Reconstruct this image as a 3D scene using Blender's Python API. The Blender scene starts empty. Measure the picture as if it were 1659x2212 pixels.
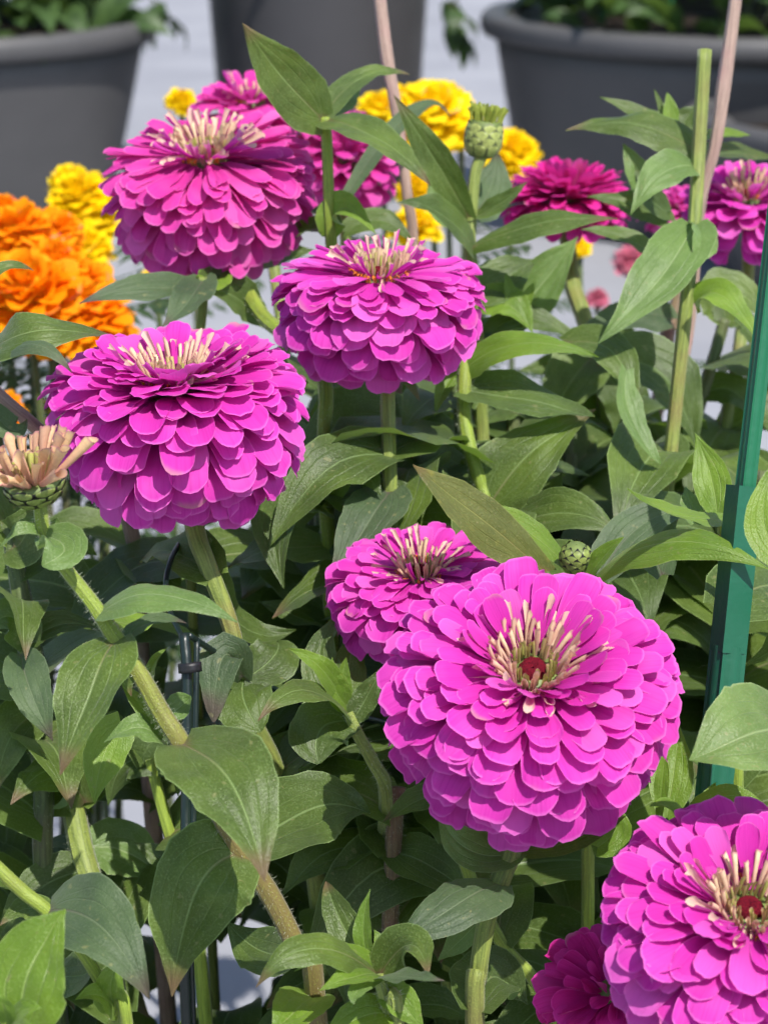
import bpy, math, random
from mathutils import Vector, Matrix, Quaternion
R_ = math.radians
scene = bpy.context.scene
C = scene.collection
rnd = random.Random(7)

# ------------------------------------------------------------------ camera
PITCH = R_(20.0); VF = R_(30.0)
CAM = Vector((0.0, 0.0, 0.90))
FWD = Vector((0, math.cos(PITCH), -math.sin(PITCH)))
RT = Vector((1, 0, 0))
UP = Vector((0, math.sin(PITCH), math.cos(PITCH)))
cd = bpy.data.cameras.new('camera'); cam = bpy.data.objects.new('camera', cd); C.objects.link(cam)
cd.sensor_fit = 'VERTICAL'; cd.sensor_height = 24.0; cd.lens = 12.0 / math.tan(VF / 2)
cd.clip_start = 0.02; cd.clip_end = 500
cam.location = CAM; cam.rotation_euler = (R_(90) - PITCH, 0, 0)
cd.dof.use_dof = True; cd.dof.focus_distance = 0.655
cd.dof.aperture_fstop = (cd.lens * 0.001) / 0.0040
scene.camera = cam

# ------------------------------------------------------------------ sky, sun, exposure
SUN_TO = Vector((0.28, -0.43, 0.85)).normalized()      # direction towards the sun
w = bpy.data.worlds.new('World'); scene.world = w; w.use_nodes = True
wn = w.node_tree.nodes; wl = w.node_tree.links; wn.clear()
sky = wn.new('ShaderNodeTexSky'); sky.sky_type = 'NISHITA'; sky.sun_disc = False
sky.sun_elevation = math.asin(SUN_TO.z); sky.sun_rotation = math.atan2(SUN_TO.x, SUN_TO.y)
bg = wn.new('ShaderNodeBackground'); bg.inputs['Strength'].default_value = 0.14
wo = wn.new('ShaderNodeOutputWorld'); wl.new(sky.outputs[0], bg.inputs[0]); wl.new(bg.outputs[0], wo.inputs[0])
sd = bpy.data.lights.new('sun', 'SUN'); sd.energy = 4.9; sd.angle = R_(0.55); sd.color = (1.0, 0.955, 0.89)
sun = bpy.data.objects.new('sun', sd); C.objects.link(sun)
sun.rotation_euler = SUN_TO.to_track_quat('Z', 'Y').to_euler()
scene.view_settings.view_transform = 'Standard'; scene.view_settings.look = 'None'
scene.view_settings.exposure = 0.38; scene.view_settings.gamma = 1.0
scene.cycles.max_bounces = 5; scene.cycles.diffuse_bounces = 3; scene.cycles.transmission_bounces = 3; scene.cycles.glossy_bounces = 2
scene.cycles.use_adaptive_sampling = True; scene.cycles.adaptive_threshold = 0.05; scene.cycles.use_light_tree = False
w.cycles.sampling_method = 'MANUAL'; w.cycles.sample_map_resolution = 512
scene.cycles.transparent_max_bounces = 4

# ------------------------------------------------------------------ helpers
K = 2 * math.tan(VF / 2) / 2212.0
def P(x, y, d):
    """point seen at (x, y) of the 1659 x 2212 picture, d metres in front of the lens"""
    return CAM + RT * ((x - 829.5) * K * d) + UP * ((1106 - y) * K * d) + FWD * d
def px(n, d): return n * K * d
def proj(p):
    v = p - CAM; d = v.dot(FWD)
    return 829.5 + v.dot(RT) / (K * d), 1106 - v.dot(UP) / (K * d), d
def camdir(h):
    return (RT * h[0] + UP * h[1] - FWD * h[2]).normalized()

def mesh(name, vs, fs, uvs=None, mat=None, smooth=True):
    m = bpy.data.meshes.new(name); m.from_pydata([tuple(v) for v in vs], [], fs)
    if uvs is not None:
        ul = m.uv_layers.new(name='UVMap')
        flat = []
        for f in fs:
            for i in f: flat += [uvs[i][0], uvs[i][1]]
        ul.data.foreach_set('uv', flat)
    if smooth: m.polygons.foreach_set('use_smooth', [True] * len(m.polygons))
    if mat: m.materials.append(mat)
    m.update(); return m
def obj(name, me, parent=None):
    o = bpy.data.objects.new(name, me); C.objects.link(o)
    if parent: o.parent = parent
    return o
def thing(name, loc, label, cat, group=None):
    o = bpy.data.objects.new(name, None); C.objects.link(o); o.location = loc
    o.empty_display_size = 0.02
    o['label'] = label; o['category'] = cat
    if group: o['group'] = group
    return o
def tag(o, label, cat, group=None):
    o['label'] = label; o['category'] = cat
    if group: o['group'] = group
    return o
def grid_faces(nr, nc, off=0):
    return [(off + i*nc + j, off + i*nc + j + 1, off + (i+1)*nc + j + 1, off + (i+1)*nc + j)
            for i in range(nr - 1) for j in range(nc - 1)]
def lerp(a, b, t): return a + (b - a) * t
def table(t, pts):
    for (a, va), (b, vb) in zip(pts, pts[1:]):
        if t <= b: return lerp(va, vb, (t - a) / (b - a) if b > a else 0)
    return pts[-1][1]
def smooth_path(pts, rad, n):
    """Catmull-Rom through pts with radii"""
    out = []
    q = [pts[0] * 2 - pts[1]] + list(pts) + [pts[-1] * 2 - pts[-2]]
    rr = [rad[0]] + list(rad) + [rad[-1]]
    for i in range(1, len(q) - 2):
        for k in range(n):
            t = k / n
            a, b, c, d = q[i-1], q[i], q[i+1], q[i+2]
            p = 0.5 * ((2*b) + (c - a)*t + (2*a - 5*b + 4*c - d)*t*t + (3*b - a - 3*c + d)*t*t*t)
            out.append((p, lerp(rr[i], rr[i+1], t)))
    out.append((pts[-1], rad[-1])); return out
def tube_data(path, nc=10, cap=True, ridge=0.0, nr=6):
    vs, fs, uv = [], [], []
    prev = None; L = 0
    for i, (p, r) in enumerate(path):
        a = path[max(i-1, 0)][0]; b = path[min(i+1, len(path)-1)][0]
        t = (b - a).normalized()
        if prev is None:
            n = t.orthogonal().normalized()
        else:
            n = (prev - t * prev.dot(t)).normalized()
            L += (p - path[i-1][0]).length
        prev = n; bn = t.cross(n)
        for j in range(nc + 1):
            an = 2*math.pi*j/nc
            rr = r * (1 + ridge * math.cos(an * nr))
            vs.append(p + (n*math.cos(an) + bn*math.sin(an)) * rr); uv.append((j/nc, L))
    fs = grid_faces(len(path), nc + 1)
    if cap:
        for row, flip in ((0, True), (len(path)-1, False)):
            c = len(vs); vs.append(path[row][0]); uv.append((.5, .5))
            for j in range(nc):
                q = (row*(nc+1)+j, row*(nc+1)+j+1, c)
                fs.append(q[::-1] if flip else q)
    return vs, fs, uv
def lathe_data(prof, nc=32, wob=None):
    vs, fs, uv = [], [], []
    for i, (r, z) in enumerate(prof):
        for j in range(nc + 1):
            a = 2*math.pi*j/nc
            k = 1 + (wob(a, i) if wob else 0)
            vs.append(Vector((r*k*math.cos(a), r*k*math.sin(a), z))); uv.append((j/nc, i/(len(prof)-1)))
    return vs, grid_faces(len(prof), nc + 1), uv
def box_data(x0, x1, y0, y1, z0, z1):
    vs = [Vector((x, y, z)) for z in (z0, z1) for y in (y0, y1) for x in (x0, x1)]
    return vs, [(0,2,3,1),(4,5,7,6),(0,1,5,4),(2,6,7,3),(0,4,6,2),(1,3,7,5)]

# ------------------------------------------------------------------ materials
class NT:
    def __init__(s, name):
        s.m = bpy.data.materials.new(name); s.m.use_nodes = True
        s.n = s.m.node_tree.nodes; s.l = s.m.node_tree.links; s.n.clear()
        s.out = s.n.new('ShaderNodeOutputMaterial')
    def node(s, t, **kw):
        n = s.n.new(t)
        for k, v in kw.items(): setattr(n, k, v)
        return n
    def lk(s, a, b): s.l.new(a, b)
    def val(s, x, sock):
        if hasattr(x, 'links') or hasattr(x, 'is_linked'): s.lk(x, sock)
        else: sock.default_value = x
    def math(s, op, a, b=0.0, c=None, clamp=False):
        n = s.node('ShaderNodeMath', operation=op, use_clamp=clamp)
        s.val(a, n.inputs[0]); s.val(b, n.inputs[1])
        if c is not None: s.val(c, n.inputs[2])
        return n.outputs[0]
    def ramp(s, x, a, b, lo=0.0, hi=1.0):
        n = s.node('ShaderNodeMapRange', interpolation_type='SMOOTHSTEP')
        s.val(x, n.inputs['Value']); s.val(a, n.inputs['From Min']); s.val(b, n.inputs['From Max'])
        n.inputs['To Min'].default_value = lo; n.inputs['To Max'].default_value = hi
        return n.outputs[0]
    def mix(s, f, a, b, bt='MIX'):
        n = s.node('ShaderNodeMix', data_type='RGBA', blend_type=bt)
        s.val(f, n.inputs[0])
        for x, k in ((a, 6), (b, 7)):
            if isinstance(x, (tuple, list)): n.inputs[k].default_value = (*x[:3], 1)
            else: s.lk(x, n.inputs[k])
        return n.outputs[2]
    def noise(s, vec, scale, detail=3.0, rough=0.55, dim='3D'):
        n = s.node('ShaderNodeTexNoise'); n.inputs['Scale'].default_value = scale
        n.inputs['Detail'].default_value = detail; n.inputs['Roughness'].default_value = rough
        if vec is not None: s.lk(vec, n.inputs['Vector'])
        return n.outputs['Fac']
    def coords(s, kind):
        n = s.node('ShaderNodeTexCoord'); return n.outputs[kind]
    def mapping(s, vec, scale):
        n = s.node('ShaderNodeMapping'); s.lk(vec, n.inputs['Vector']); n.inputs['Scale'].default_value = scale
        return n.outputs[0]
    def principled(s, col, rough=0.5, spec=0.4, metal=0.0, normal=None, sheen=0.0):
        n = s.node('ShaderNodeBsdfPrincipled')
        s.val(col if not isinstance(col, tuple) else (*col[:3], 1), n.inputs['Base Color'])
        s.val(rough, n.inputs['Roughness']); s.val(spec, n.inputs['Specular IOR Level'])
        n.inputs['Metallic'].default_value = metal
        if sheen: n.inputs['Sheen Weight'].default_value = sheen; n.inputs['Sheen Roughness'].default_value = 0.45
        if normal is not None: s.lk(normal, n.inputs['Normal'])
        return n.outputs[0]
    def bump(s, h, strength=0.3, dist=0.001):
        n = s.node('ShaderNodeBump'); n.inputs['Strength'].default_value = strength
        n.inputs['Distance'].default_value = dist; s.lk(h, n.inputs['Height']); return n.outputs[0]
    def thin(s, surf, tcol, fac):
        t = s.node('ShaderNodeBsdfTranslucent')
        if isinstance(tcol, tuple): t.inputs['Color'].default_value = (*tcol, 1)
        else: s.lk(tcol, t.inputs['Color'])
        m = s.node('ShaderNodeMixShader'); s.val(fac, m.inputs[0])
        s.lk(surf, m.inputs[1]); s.lk(t.outputs[0], m.inputs[2]); return m.outputs[0]
    def done(s, sh): s.lk(sh, s.out.inputs['Surface']); return s.m

def petal_material(name, col, dark, pale, under, base=None, streak=0.55):
    t = NT(name)
    uvn = t.node('ShaderNodeUVMap'); sep = t.node('ShaderNodeSeparateXYZ'); t.lk(uvn.outputs[0], sep.inputs[0])
    u, v = sep.outputs[0], sep.outputs[1]
    oi = t.node('ShaderNodeObjectInfo'); rn = oi.outputs['Random']
    comb = t.node('ShaderNodeCombineXYZ'); t.lk(t.math('MULTIPLY', u, 16.0), comb.inputs[0])
    t.lk(t.math('MULTIPLY', v, 1.3), comb.inputs[1]); t.lk(t.math('MULTIPLY', rn, 50.0), comb.inputs[2])
    vein = t.noise(comb.outputs[0], 1.0, 2.0)
    blot = t.noise(t.coords('Object'), 90.0, 1.0)
    c = t.mix(t.math('MULTIPLY', t.ramp(vein, 0.42, 0.75), streak), col, dark)
    c = t.mix(t.ramp(blot, 0.35, 0.8, 0.0, 0.25), c, pale)
    c = t.mix(t.ramp(rn, 0.45, 1.0, 0.0, 0.45), c, dark)
    c = t.mix(t.ramp(rn, 0.28, 0.0, 0.0, 0.55), c, pale)
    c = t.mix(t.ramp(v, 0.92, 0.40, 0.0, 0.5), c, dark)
    eu = t.math('ABSOLUTE', t.math('SUBTRACT', t.math('MULTIPLY', u, 2.0), 1.0))
    edge = t.math('MAXIMUM', t.ramp(eu, 0.93, 1.0), t.ramp(v, 0.965, 1.0))
    c = t.mix(t.math('MULTIPLY', edge, 0.7), c, pale)
    c = t.mix(t.math('MULTIPLY', t.math('MULTIPLY', t.ramp(v, 0.90, 1.0), t.ramp(rn, 0.90, 0.94)), t.ramp(blot, 0.45, 0.65)), c, (0.60, 0.24, 0.34))
    g = t.node('ShaderNodeNewGeometry')
    c2 = t.mix(g.outputs['Backfacing'], c, t.mix(t.math('MULTIPLY', t.ramp(vein, 0.4, 0.8), 0.3), under, dark))
    nrm = t.bump(vein, 0.4, 0.0005)
    sh = t.principled(c2, 0.6, 0.12, normal=nrm)
    return t.done(t.thin(sh, c, 0.42))

def leaf_material(name, col, dark, light, under, tinge=None, spec=0.46, rough=0.40, trans=0.28, tcol=(0.20, 0.34, 0.03), blotch=0.0):
    t = NT(name)
    uvn = t.node('ShaderNodeUVMap'); sep = t.node('ShaderNodeSeparateXYZ'); t.lk(uvn.outputs[0], sep.inputs[0])
    u, v = sep.outputs[0], sep.outputs[1]
    oi = t.node('ShaderNodeObjectInfo'); rn = oi.outputs['Random']
    a = t.math('ABSOLUTE', t.math('SUBTRACT', t.math('MULTIPLY', u, 2.0), 1.0))       # 0 midrib .. 1 edge
    mid = t.ramp(a, 0.012, 0.045, 1.0, 0.0)
    # two arched side veins on either side, as zinnia leaves have
    def arched(pos, wd):
        k = t.math('MULTIPLY', t.math('POWER', t.math('SINE', t.math('MULTIPLY', v, math.pi * 0.97)), 0.5), pos)
        return t.ramp(t.math('ABSOLUTE', t.math('SUBTRACT', a, k)), 0.0, wd, 1.0, 0.0)
    side = t.math('MAXIMUM', arched(0.43, 0.03), t.math('MULTIPLY', arched(0.72, 0.025), 0.6))
    # netted small veins
    comb = t.node('ShaderNodeCombineXYZ'); t.lk(t.math('MULTIPLY', u, 9.0), comb.inputs[0]); t.lk(t.math('MULTIPLY', v, 13.0), comb.inputs[1]); t.lk(t.math('MULTIPLY', rn, 30.0), comb.inputs[2])
    vor = t.node('ShaderNodeTexVoronoi', feature='DISTANCE_TO_EDGE'); vor.inputs['Scale'].default_value = 1.0
    t.lk(comb.outputs[0], vor.inputs['Vector'])
    net = t.ramp(vor.outputs['Distance'], 0.0, 0.07, 1.0, 0.0)
    big = t.noise(t.coords('Object'), 45.0, 2.0)
    fine = t.noise(t.coords('Object'), 1400.0, 1.0, 0.7)
    c = t.mix(t.ramp(big, 0.30, 0.72), dark, col)
    c = t.mix(t.ramp(rn, 0.0, 1.0, 0.0, 0.5), c, dark)
    c = t.mix(t.ramp(fine, 0.50, 0.80, 0.0, 0.34), c, light)
    vein = t.math('MAXIMUM', mid, t.math('MAXIMUM', t.math('MULTIPLY', side, 0.30), t.math('MULTIPLY', net, 0.20)))
    c = t.mix(t.math('MULTIPLY', vein, 0.50), c, light)
    edge = t.ramp(a, 0.955, 1.0)
    c = t.mix(t.math('MULTIPLY', edge, 0.55), c, light)
    if tinge:
        tp = t.math('MULTIPLY', t.ramp(t.math('ADD', v, t.math('MULTIPLY', t.math('SUBTRACT', big, 0.5), 0.25)), 0.80, 0.98), 0.75)
        c = t.mix(tp, c, tinge)
        c = t.mix(t.math('MULTIPLY', t.math('MULTIPLY', mid, t.ramp(v, 0.5, 0.0)), 0.6), c, tinge)
        c = t.mix(t.ramp(t.math('ADD', v, t.math('MULTIPLY', a, 0.1)), 0.08, 0.0, 0.0, 0.7), c, tinge)
    sp = t.noise(t.coords('Object'), 330.0, 1.0)
    c = t.mix(t.ramp(sp, 0.70, 0.76, 0.0, 0.45), c, (0.26, 0.25, 0.10))
    if blotch:
        bl = t.noise(t.coords('Object'), 160.0, 2.0)
        c = t.mix(t.ramp(bl, 0.58, 0.75, 0.0, blotch), c, (0.30, 0.28, 0.05))
    g = t.node('ShaderNodeNewGeometry')
    c2 = t.mix(g.outputs['Backfacing'], c, t.mix(t.math('MULTIPLY', vein, 0.5), under, light))
    h = t.math('ADD', t.math('MULTIPLY', fine, 0.55), t.math('SUBTRACT', big, t.math('MULTIPLY', t.math('MAXIMUM', mid, t.math('MULTIPLY', side, 0.6)), 1.2)))
    nrm = t.bump(h, 0.45, 0.0011)
    sh = t.principled(c2, t.math('ADD', rough, t.math('MULTIPLY', big, 0.12)), spec, normal=nrm, sheen=0.10)
    return t.done(t.thin(sh, tcol, trans))

def simple_material(name, col, dark=None, scale=40.0, rough=0.6, spec=0.3, bumps=0.0, bscale=300.0, trans=None):
    t = NT(name)
    n = t.noise(t.coords('Object'), scale, 4.0)
    c = t.mix(t.ramp(n, 0.3, 0.75), col, dark or tuple(x * 0.6 for x in col))
    nr = t.bump(t.noise(t.coords('Object'), bscale, 4.0), bumps, 0.002) if bumps else None
    sh = t.principled(c, rough, spec, normal=nr)
    if trans: sh = t.thin(sh, trans, 0.3)
    return t.done(sh)

M = {}
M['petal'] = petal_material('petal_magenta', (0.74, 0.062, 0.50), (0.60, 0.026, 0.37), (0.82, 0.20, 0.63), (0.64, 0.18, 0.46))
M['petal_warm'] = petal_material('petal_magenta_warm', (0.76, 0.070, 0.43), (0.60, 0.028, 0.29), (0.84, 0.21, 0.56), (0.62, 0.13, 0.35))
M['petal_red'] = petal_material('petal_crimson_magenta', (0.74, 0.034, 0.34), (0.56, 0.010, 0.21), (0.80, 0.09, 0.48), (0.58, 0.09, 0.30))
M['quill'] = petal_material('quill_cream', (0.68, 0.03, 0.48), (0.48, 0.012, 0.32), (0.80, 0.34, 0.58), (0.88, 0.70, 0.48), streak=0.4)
def floret_material(name, tip, low):
    t = NT(name)
    uvn = t.node('ShaderNodeUVMap'); sep = t.node('ShaderNodeSeparateXYZ'); t.lk(uvn.outputs[0], sep.inputs[0])
    v = sep.outputs[1]; oi = t.node('ShaderNodeObjectInfo')
    n = t.noise(t.mapping(t.coords('Object'), (900, 900, 120)), 1.0, 3.0)
    c = t.mix(t.ramp(v, 0.0, 0.95), low, tip)
    c = t.mix(t.ramp(n, 0.4, 0.8, 0.0, 0.35), c, tuple(x * 0.62 for x in low))
    c = t.mix(t.ramp(oi.outputs['Random'], 0.2, 1.0, 0.0, 0.5), c, (0.58, 0.27, 0.25))
    c = t.mix(t.ramp(v, 0.93, 1.0, 0.0, 0.8), c, (0.52, 0.20, 0.26))
    eu = t.math('ABSOLUTE', t.math('SUBTRACT', t.math('MULTIPLY', sep.outputs[0], 2.0), 1.0))
    c = t.mix(t.ramp(eu, 0.86, 1.0, 0.0, 0.7), c, (0.50, 0.14, 0.26))
    sh = t.principled(c, 0.55, 0.25)
    return t.done(t.thin(sh, tip, 0.2))
M['floret'] = floret_material('floret_cream', (0.86, 0.69, 0.42), (0.72, 0.39, 0.34))
M['floret_lime'] = simple_material('floret_lime', (0.42, 0.46, 0.10), (0.30, 0.36, 0.06), 400, 0.5, 0.3, trans=(0.6, 0.66, 0.12))
M['floret_peach'] = floret_material('floret_peach', (0.80, 0.56, 0.30), (0.66, 0.35, 0.26))
M['floret_green'] = floret_material('floret_green_yellow', (0.52, 0.52, 0.15), (0.38, 0.38, 0.09))
M['disc'] = simple_material('disc_red', (0.20, 0.006, 0.020), (0.07, 0.002, 0.010), 1600, 0.7, 0.15, 0.8, 2200)
M['stamen'] = simple_material('stamen_orange', (0.80, 0.27, 0.03), (0.65, 0.16, 0.02), 300, 0.6)
M['leaf'] = leaf_material('leaf_green', (0.110, 0.168, 0.021), (0.050, 0.082, 0.012), (0.31, 0.43, 0.15), (0.16, 0.24, 0.075), tinge=(0.16, 0.07, 0.05))
M['leaf_plain'] = leaf_material('leaf_deep_green', (0.086, 0.136, 0.020), (0.040, 0.068, 0.012), (0.26, 0.37, 0.14), (0.15, 0.22, 0.08))
M['leaf_young'] = leaf_material('leaf_young_green', (0.185, 0.300, 0.024), (0.100, 0.185, 0.014), (0.34, 0.45, 0.14), (0.20, 0.29, 0.07), trans=0.34, tcol=(0.32, 0.46, 0.03))
M['leaf_olive'] = leaf_material('leaf_olive', (0.150, 0.170, 0.030), (0.080, 0.095, 0.022), (0.32, 0.34, 0.10), (0.15, 0.15, 0.05), blotch=0.6, tinge=(0.22, 0.13, 0.05))
M['leaf_grey'] = leaf_material('leaf_grey_green', (0.082, 0.130, 0.052), (0.046, 0.078, 0.034), (0.20, 0.26, 0.14), (0.13, 0.18, 0.085), tinge=(0.10, 0.05, 0.06), rough=0.5)
M['leaf_pale'] = leaf_material('leaf_pale_green', (0.165, 0.265, 0.065), (0.095, 0.165, 0.036), (0.38, 0.48, 0.22), (0.22, 0.31, 0.12))
def stem_material(name, col, dark, red, redness, v0=None, v1=None):
    t = NT(name)
    o = t.coords('Object')
    uvn = t.node('ShaderNodeUVMap'); sep = t.node('ShaderNodeSeparateXYZ'); t.lk(uvn.outputs[0], sep.inputs[0])
    cb = t.node('ShaderNodeCombineXYZ'); t.lk(t.math('MULTIPLY', sep.outputs[0], 22.0), cb.inputs[0]); t.lk(t.math('MULTIPLY', sep.outputs[1], 60.0), cb.inputs[1])
    st = t.noise(cb.outputs[0], 1.0, 4.0)
    c = t.mix(t.ramp(st, 0.35, 0.68), col, dark)
    bl = t.noise(o, 38.0, 4.0)
    c = t.mix(t.ramp(bl, 0.45, 0.75, 0.0, redness), c, red)
    if v0 is not None: c = t.mix(t.math('MULTIPLY', t.ramp(t.math('ADD', sep.outputs[1], t.math('MULTIPLY', t.math('SUBTRACT', bl, 0.5), 0.04)), v0, v1), 0.85), c, red)
    fine = t.noise(o, 1500.0, 1.0, 0.7)
    c = t.mix(t.ramp(fine, 0.55, 0.8, 0.0, 0.3), c, tuple(min(1, x * 2.0) for x in col))
    nr = t.bump(t.math('ADD', st, t.math('MULTIPLY', fine, 0.5)), 0.5, 0.0008)
    return t.done(t.principled(c, 0.5, 0.35, normal=nr, sheen=0.15))
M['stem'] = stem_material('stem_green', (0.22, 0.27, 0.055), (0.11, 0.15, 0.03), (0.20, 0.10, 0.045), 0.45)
M['stem_lime'] = stem_material('stem_lime', (0.23, 0.31, 0.035), (0.13, 0.19, 0.022), (0.22, 0.18, 0.04), 0.3)
M['stem_blush'] = stem_material('stem_blush', (0.23, 0.31, 0.035), (0.14, 0.19, 0.025), (0.16, 0.105, 0.04), 0.3, 0.030, 0.115)
M['stem_brown'] = stem_material('stem_brown', (0.17, 0.12, 0.05), (0.09, 0.055, 0.03), (0.20, 0.05, 0.05), 0.7)
M['stem_pink'] = stem_material('stem_pink', (0.36, 0.25, 0.20), (0.24, 0.16, 0.13), (0.34, 0.17, 0.17), 0.6)
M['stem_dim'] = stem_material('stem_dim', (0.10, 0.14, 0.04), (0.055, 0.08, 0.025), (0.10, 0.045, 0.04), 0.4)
M['hair'] = simple_material('hair_white', (0.62, 0.66, 0.50), (0.55, 0.58, 0.42), 50, 0.6, 0.3)
def bract_material(name, col, rim):
    t = NT(name)
    uvn = t.node('ShaderNodeUVMap'); sep = t.node('ShaderNodeSeparateXYZ'); t.lk(uvn.outputs[0], sep.inputs[0])
    u, v = sep.outputs[0], sep.outputs[1]
    a = t.math('ABSOLUTE', t.math('SUBTRACT', t.math('MULTIPLY', u, 2.0), 1.0))
    n = t.noise(t.coords('Object'), 500.0, 3.0)
    c = t.mix(t.ramp(n, 0.3, 0.75), col, tuple(x * 0.55 for x in col))
    e = t.math('MAXIMUM', t.ramp(a, 0.70, 0.80), t.ramp(t.math('ADD', v, t.math('MULTIPLY', t.math('MULTIPLY', a, a), 0.10)), 0.76, 0.84))
    c = t.mix(e, c, rim)
    return t.done(t.principled(c, 0.45, 0.4))
M['bract'] = bract_material('bract_green', (0.26, 0.33, 0.08), (0.012, 0.010, 0.012))
M['bract_pale'] = bract_material('bract_pale', (0.40, 0.46, 0.13), (0.10, 0.12, 0.045))
M['calyx'] = simple_material('calyx_green', (0.16, 0.21, 0.06), (0.09, 0.13, 0.04), 200, 0.5)
M['marigold'] = petal_material('marigold_orange', (1.0, 0.36, 0.003), (1.0, 0.25, 0.002), (1.0, 0.50, 0.015), (0.98, 0.42, 0.008))
M['marigold_yellow'] = petal_material('marigold_yellow', (1.0, 0.72, 0.003), (0.92, 0.56, 0.002), (1.0, 0.84, 0.02), (0.95, 0.70, 0.008))
M['pink_far'] = petal_material('small_pink', (0.66, 0.16, 0.26), (0.50, 0.08, 0.16), (0.78, 0.36, 0.40), (0.60, 0.22, 0.28))
M['feather'] = simple_material('feathery_leaf', (0.055, 0.095, 0.040), (0.026, 0.050, 0.022), 60, 0.5, 0.3, trans=(0.10, 0.18, 0.04))
M['pot_leaf'] = simple_material('pot_plant_leaf', (0.075, 0.135, 0.040), (0.030, 0.060, 0.020), 25, 0.45, 0.4, trans=(0.14, 0.24, 0.04))
def plastic(name, col, rough, spec=0.4):
    t = NT(name)
    n = t.noise(t.coords('Object'), 6.0, 5.0); f = t.noise(t.coords('Object'), 260.0, 3.0)
    c = t.mix(t.ramp(n, 0.3, 0.8, 0.0, 0.5), col, tuple(x * 0.72 for x in col))
    c = t.mix(t.ramp(f, 0.55, 0.8, 0.0, 0.25), c, tuple(min(1, x * 1.5) for x in col))
    return t.done(t.principled(c, t.math('ADD', rough, t.math('MULTIPLY', n, 0.15)), spec, normal=t.bump(f, 0.25, 0.001)))
M['pot'] = plastic('pot_grey_resin', (0.082, 0.080, 0.081), 0.45)
M['pot_dark'] = plastic('pot_dark_resin', (0.056, 0.054, 0.057), 0.5)
M['soil'] = simple_material('soil', (0.035, 0.024, 0.016), (0.014, 0.010, 0.007), 30, 0.95, 0.1, 0.8, 90)
M['green_plastic'] = plastic('stake_green_plastic', (0.006, 0.125, 0.052), 0.32, 0.5)
M['sleeve_plastic'] = plastic('sleeve_green_plastic', (0.006, 0.100, 0.050), 0.38, 0.5)
M['wire'] = plastic('dark_green_coated_wire', (0.005, 0.015, 0.012), 0.3, 0.6)
M['black'] = plastic('black_plastic', (0.010, 0.010, 0.012), 0.4, 0.5)
def ground_material():
    t = NT('pale_concrete')
    o = t.coords('Object')
    n = t.noise(o, 1.7, 6.0); f = t.noise(o, 160.0, 5.0, 0.65); s = t.noise(o, 9.0, 4.0)
    c = t.mix(t.ramp(n, 0.3, 0.75), (0.285, 0.29, 0.315), (0.225, 0.23, 0.255))
    c = t.mix(t.ramp(s, 0.45, 0.8, 0.0, 0.3), c, (0.28, 0.285, 0.30))
    c = t.mix(t.ramp(f, 0.5, 0.8, 0.0, 0.45), c, (0.25, 0.25, 0.26))
    return t.done(t.principled(c, 0.85, 0.25, normal=t.bump(f, 0.4, 0.002)))
M['ground'] = ground_material()

# ------------------------------------------------------------------ setting
g = obj('ground', mesh('ground', [(-150, -40, 0), (150, -40, 0), (150, 260, 0), (-150, 260, 0)], [(0, 1, 2, 3)], None, M['ground'], False))
g['kind'] = 'structure'

def pot(name, label, center, r, h, rim, taper, mat, soil_drop=0.05, group=None):
    """round resin planter: body, rolled rim, soil"""
    o = thing(name, center, label, 'planter', group)
    rb = r * taper
    prof = [(0.001, 0.0), (rb * 0.96, 0.0), (rb, 0.012)]
    for i in range(1, 9):
        t = i / 8; prof.append((lerp(rb, r, t ** 0.9), lerp(0.012, h - rim, t)))
    body = prof + [(r * 0.93, h - rim * 0.9), (r * 0.90, h - rim), (rb * 0.9, h * 0.5)]
    v, f, uv = lathe_data(body, 72); obj('body', mesh('pot_body', v, f, uv, mat), o)
    ro = r * 1.055
    rp = [(r * 0.995, h - rim), (ro - 0.004, h - rim), (ro, h - rim + 0.006), (ro + 0.004, h - rim * 0.5), (ro, h - 0.009),
          (ro - 0.008, h), (r * 0.955, h), (r * 0.935, h - 0.008), (r * 0.925, h - rim)]
    v, f, uv = lathe_data(rp, 72); obj('rim', mesh('pot_rim', v, f, uv, mat), o)
    v, f, uv = lathe_data([(r * 0.93, h - soil_drop), (r * 0.5, h - soil_drop + 0.015), (0.001, h - soil_drop + 0.02)], 40,
                          lambda a, i: 0.0)
    obj('soil', mesh('pot_soil', v, f, uv, M['soil']), o)
    return o
def ground_at(x, d):
    """ground point below the viewing ray column x at depth d"""
    p = P(x, 1106, d); return Vector((p.x, p.y, 0))

pl = ground_at(-66, 4.9); rim_z = P(0, 46, 4.9 - 0.49).z
pot_l = pot('grey_planter', 'large round grey planter with rolled rim at the left edge behind orange marigolds', pl, 0.496, rim_z, 0.049, 0.80, M['pot'])
pr = ground_at(1540, 4.9); rim_zr = P(1500, 40, 4.9 - 0.57).z
pot_r = pot('grey_planter', 'wide round dark grey planter with leafy plant behind the bud and crimson zinnia', pr, 0.583, rim_zr, 0.047, 0.86, M['pot'])
pm = ground_at(700, 5.2)
pot_m = pot('tall_planter', 'tall narrow dark grey planter at the top centre behind the top leaf', pm, 0.285, 0.80, 0.05, 0.84, M['pot_dark'])
pb = ground_at(1850, 4.1)
bowl_z = P(1659, 252, 4.1 - 0.35).z
pot_b = pot('low_bowl_planter', 'low grey bowl planter at the right edge below the wide dark planter', pb, 0.39, bowl_z, 0.04, 0.8, M['pot'], 0.06)

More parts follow.
